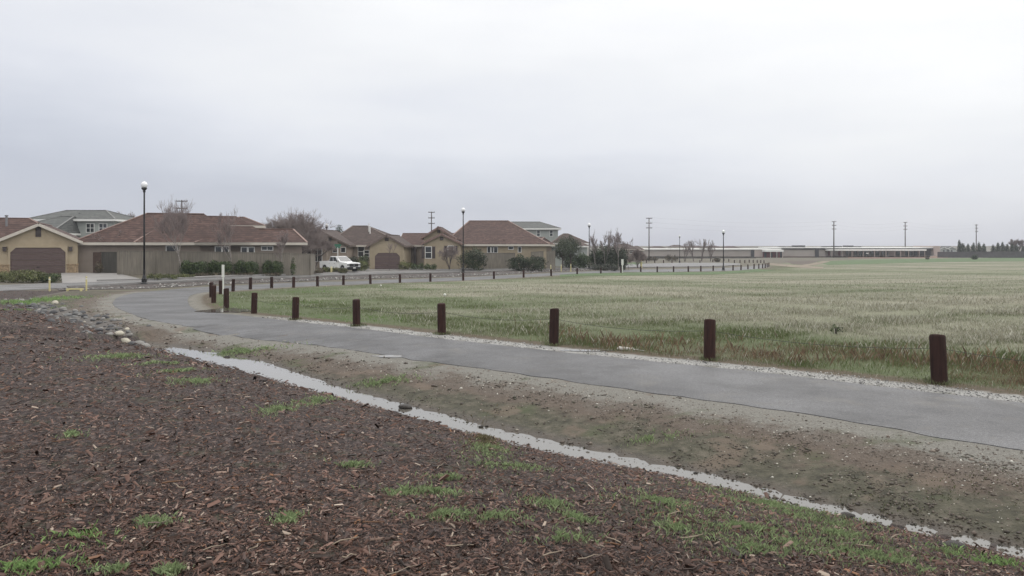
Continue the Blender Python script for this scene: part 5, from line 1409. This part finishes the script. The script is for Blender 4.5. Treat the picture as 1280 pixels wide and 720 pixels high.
    for sg in (-1, 1):
        m = MB(); m.box(2.82, 2.985, sg*.80-.165, sg*.80+.165, .80, 1.04); m.build('headlight', M['insulator'], t)
        m = MB(); m.box(-2.96, -2.89, sg*.88-.07, sg*.88+.07, .80, 1.25); m.build('tail_light', simple('tail_red', (.25, .01, .01), .3, 0), t)
        m = MB(); m.box(1.02, 1.22, sg*1.10-.10, sg*1.10+.10, 1.22, 1.44); m.box(1.06, 1.16, sg*.98-.08, sg*.98+.08, 1.26, 1.32); m.build('mirror', blk, t)
        for x0 in (-.86, .22):
            m = MB(); m.box(x0, x0+.16, sg*W2-.02, sg*W2+.02, 1.04, 1.08); m.build('door_handle', blk, t)
        for cx in (-1.85, 1.95):
            m = MB(); k = 20; y0, y1 = (sg*.70, sg*.97)
            ring = lambda r, y: [(cx+r*math.cos(2*math.pi*i/k), y, .41+r*math.sin(2*math.pi*i/k)) for i in range(k)]
            m.hexa(ring(.41, y0), ring(.41, y1)); w = m.build('wheel', tyre, t)
            m = MB(); m.hexa(ring(.24, sg*.965), ring(.22, sg*.985)); m.build('rim', rim, w)
    m = MB(); m.box(-2.6, 2.6, -.7, .7, .3, .56); m.build('chassis', blk, t)
    return t
tx = xat(424.5, 96.5); pickup('white four door pickup parked in front of the beige house', (tx, 96.5, gz(tx, 96.5)-.02), -R(43), .97)

# ------------------------------------------------------------------ world, sun, camera
wd = bpy.data.worlds.new('World'); bpy.context.scene.world = wd; wd.use_nodes = True
nt = wd.node_tree; bg = nt.nodes['Background']; out = nt.nodes['World Output']
SUN_EL, SUN_AZ = R(42), R(28)        # azimuth clockwise from +Y
sky = nt.nodes.new('ShaderNodeTexSky'); sky.sky_type = 'NISHITA'; sky.sun_disc = False; sky.sun_elevation = SUN_EL; sky.sun_rotation = SUN_AZ
tc = nt.nodes.new('ShaderNodeTexCoord')
def wn(tp, **k):
    n = nt.nodes.new(tp)
    for a, b in k.items(): setattr(n, a, b)
    return n
sep = wn('ShaderNodeSeparateXYZ'); nt.links.new(tc.outputs['Generated'], sep.inputs[0])
def mth(op, a, b=None, clamp=False):
    n = wn('ShaderNodeMath', operation=op, use_clamp=clamp)
    for i, v in enumerate((a, b)):
        if v is None: continue
        if isinstance(v, bpy.types.NodeSocket): nt.links.new(v, n.inputs[i])
        else: n.inputs[i].default_value = v
    return n.outputs[0]
mp = wn('ShaderNodeMapping'); mp.inputs['Scale'].default_value = (1.2, 1.2, 3.4); nt.links.new(tc.outputs['Generated'], mp.inputs[0])
nz = wn('ShaderNodeTexNoise'); nz.inputs['Scale'].default_value = 1.6; nz.inputs['Detail'].default_value = 5; nz.inputs['Roughness'].default_value = .5; nt.links.new(mp.outputs[0], nz.inputs[0])
mp2 = wn('ShaderNodeMapping'); mp2.inputs['Scale'].default_value = (2.5, 2.5, 14.0); nt.links.new(tc.outputs['Generated'], mp2.inputs[0])
nz2 = wn('ShaderNodeTexNoise'); nz2.inputs['Scale'].default_value = 2.0; nz2.inputs['Detail'].default_value = 4; nt.links.new(mp2.outputs[0], nz2.inputs[0])
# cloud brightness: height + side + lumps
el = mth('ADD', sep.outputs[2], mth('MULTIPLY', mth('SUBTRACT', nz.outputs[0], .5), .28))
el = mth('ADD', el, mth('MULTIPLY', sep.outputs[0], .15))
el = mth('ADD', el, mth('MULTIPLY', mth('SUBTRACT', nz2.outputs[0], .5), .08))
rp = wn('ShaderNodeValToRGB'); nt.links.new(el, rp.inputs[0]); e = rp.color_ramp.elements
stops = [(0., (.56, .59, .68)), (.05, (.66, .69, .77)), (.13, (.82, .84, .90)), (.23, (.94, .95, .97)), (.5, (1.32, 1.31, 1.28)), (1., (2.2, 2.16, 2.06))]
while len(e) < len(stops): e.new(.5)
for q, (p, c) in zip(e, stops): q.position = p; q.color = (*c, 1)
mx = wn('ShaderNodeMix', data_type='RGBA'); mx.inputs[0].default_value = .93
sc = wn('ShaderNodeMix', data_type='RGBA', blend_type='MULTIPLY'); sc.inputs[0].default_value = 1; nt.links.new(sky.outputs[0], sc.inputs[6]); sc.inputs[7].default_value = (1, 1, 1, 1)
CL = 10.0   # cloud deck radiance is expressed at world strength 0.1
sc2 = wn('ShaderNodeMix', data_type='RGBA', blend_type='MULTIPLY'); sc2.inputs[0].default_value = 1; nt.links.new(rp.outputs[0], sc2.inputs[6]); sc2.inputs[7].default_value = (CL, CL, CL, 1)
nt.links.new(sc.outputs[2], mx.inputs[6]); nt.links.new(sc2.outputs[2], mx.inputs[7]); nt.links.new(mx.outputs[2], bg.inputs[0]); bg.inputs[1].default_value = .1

sl = bpy.data.lights.new('sun', 'SUN'); sl.energy = .6; sl.angle = R(35); sl.color = (1, .97, .93)
so = bpy.data.objects.new('sun', sl); C.objects.link(so); so.rotation_euler = (R(90)-SUN_EL, 0, math.pi-SUN_AZ); so.location = (30, 30, 60)

# thin damp air
mb = MB(); mb.box(-700, 700, -30, 700, -9, 40); hz = mb.build('haze', None); tag(hz, None, None, None, 'stuff')
hm = bpy.data.materials.new('damp_air'); hm.use_nodes = True; hn = hm.node_tree; hn.nodes.remove(hn.nodes['Principled BSDF'])
pv = hn.nodes.new('ShaderNodeVolumePrincipled'); pv.inputs['Density'].default_value = .0004; pv.inputs['Color'].default_value = (.85, .88, .95, 1)
hn.links.new(pv.outputs[0], hn.nodes['Material Output'].inputs['Volume']); hz.data.materials.append(hm)

cam = bpy.data.cameras.new('camera'); co = bpy.data.objects.new('camera', cam); C.objects.link(co)
co.location = (0, 0, CAMZ); co.rotation_euler = (R(90), 0, 0); cam.sensor_width = 36; cam.lens = 36*F/1280; cam.shift_y = -(360-HOR)/1280
cam.clip_end = 20000; cam.clip_start = .1
S_ = bpy.context.scene; S_.camera = co
S_.view_settings.view_transform = 'Standard'; S_.view_settings.look = 'None'; S_.view_settings.gamma = 1; S_.view_settings.exposure = 0
S_.cycles.use_denoising = True; S_.cycles.max_bounces = 5; S_.cycles.volume_bounces = 0; S_.cycles.diffuse_bounces = 2
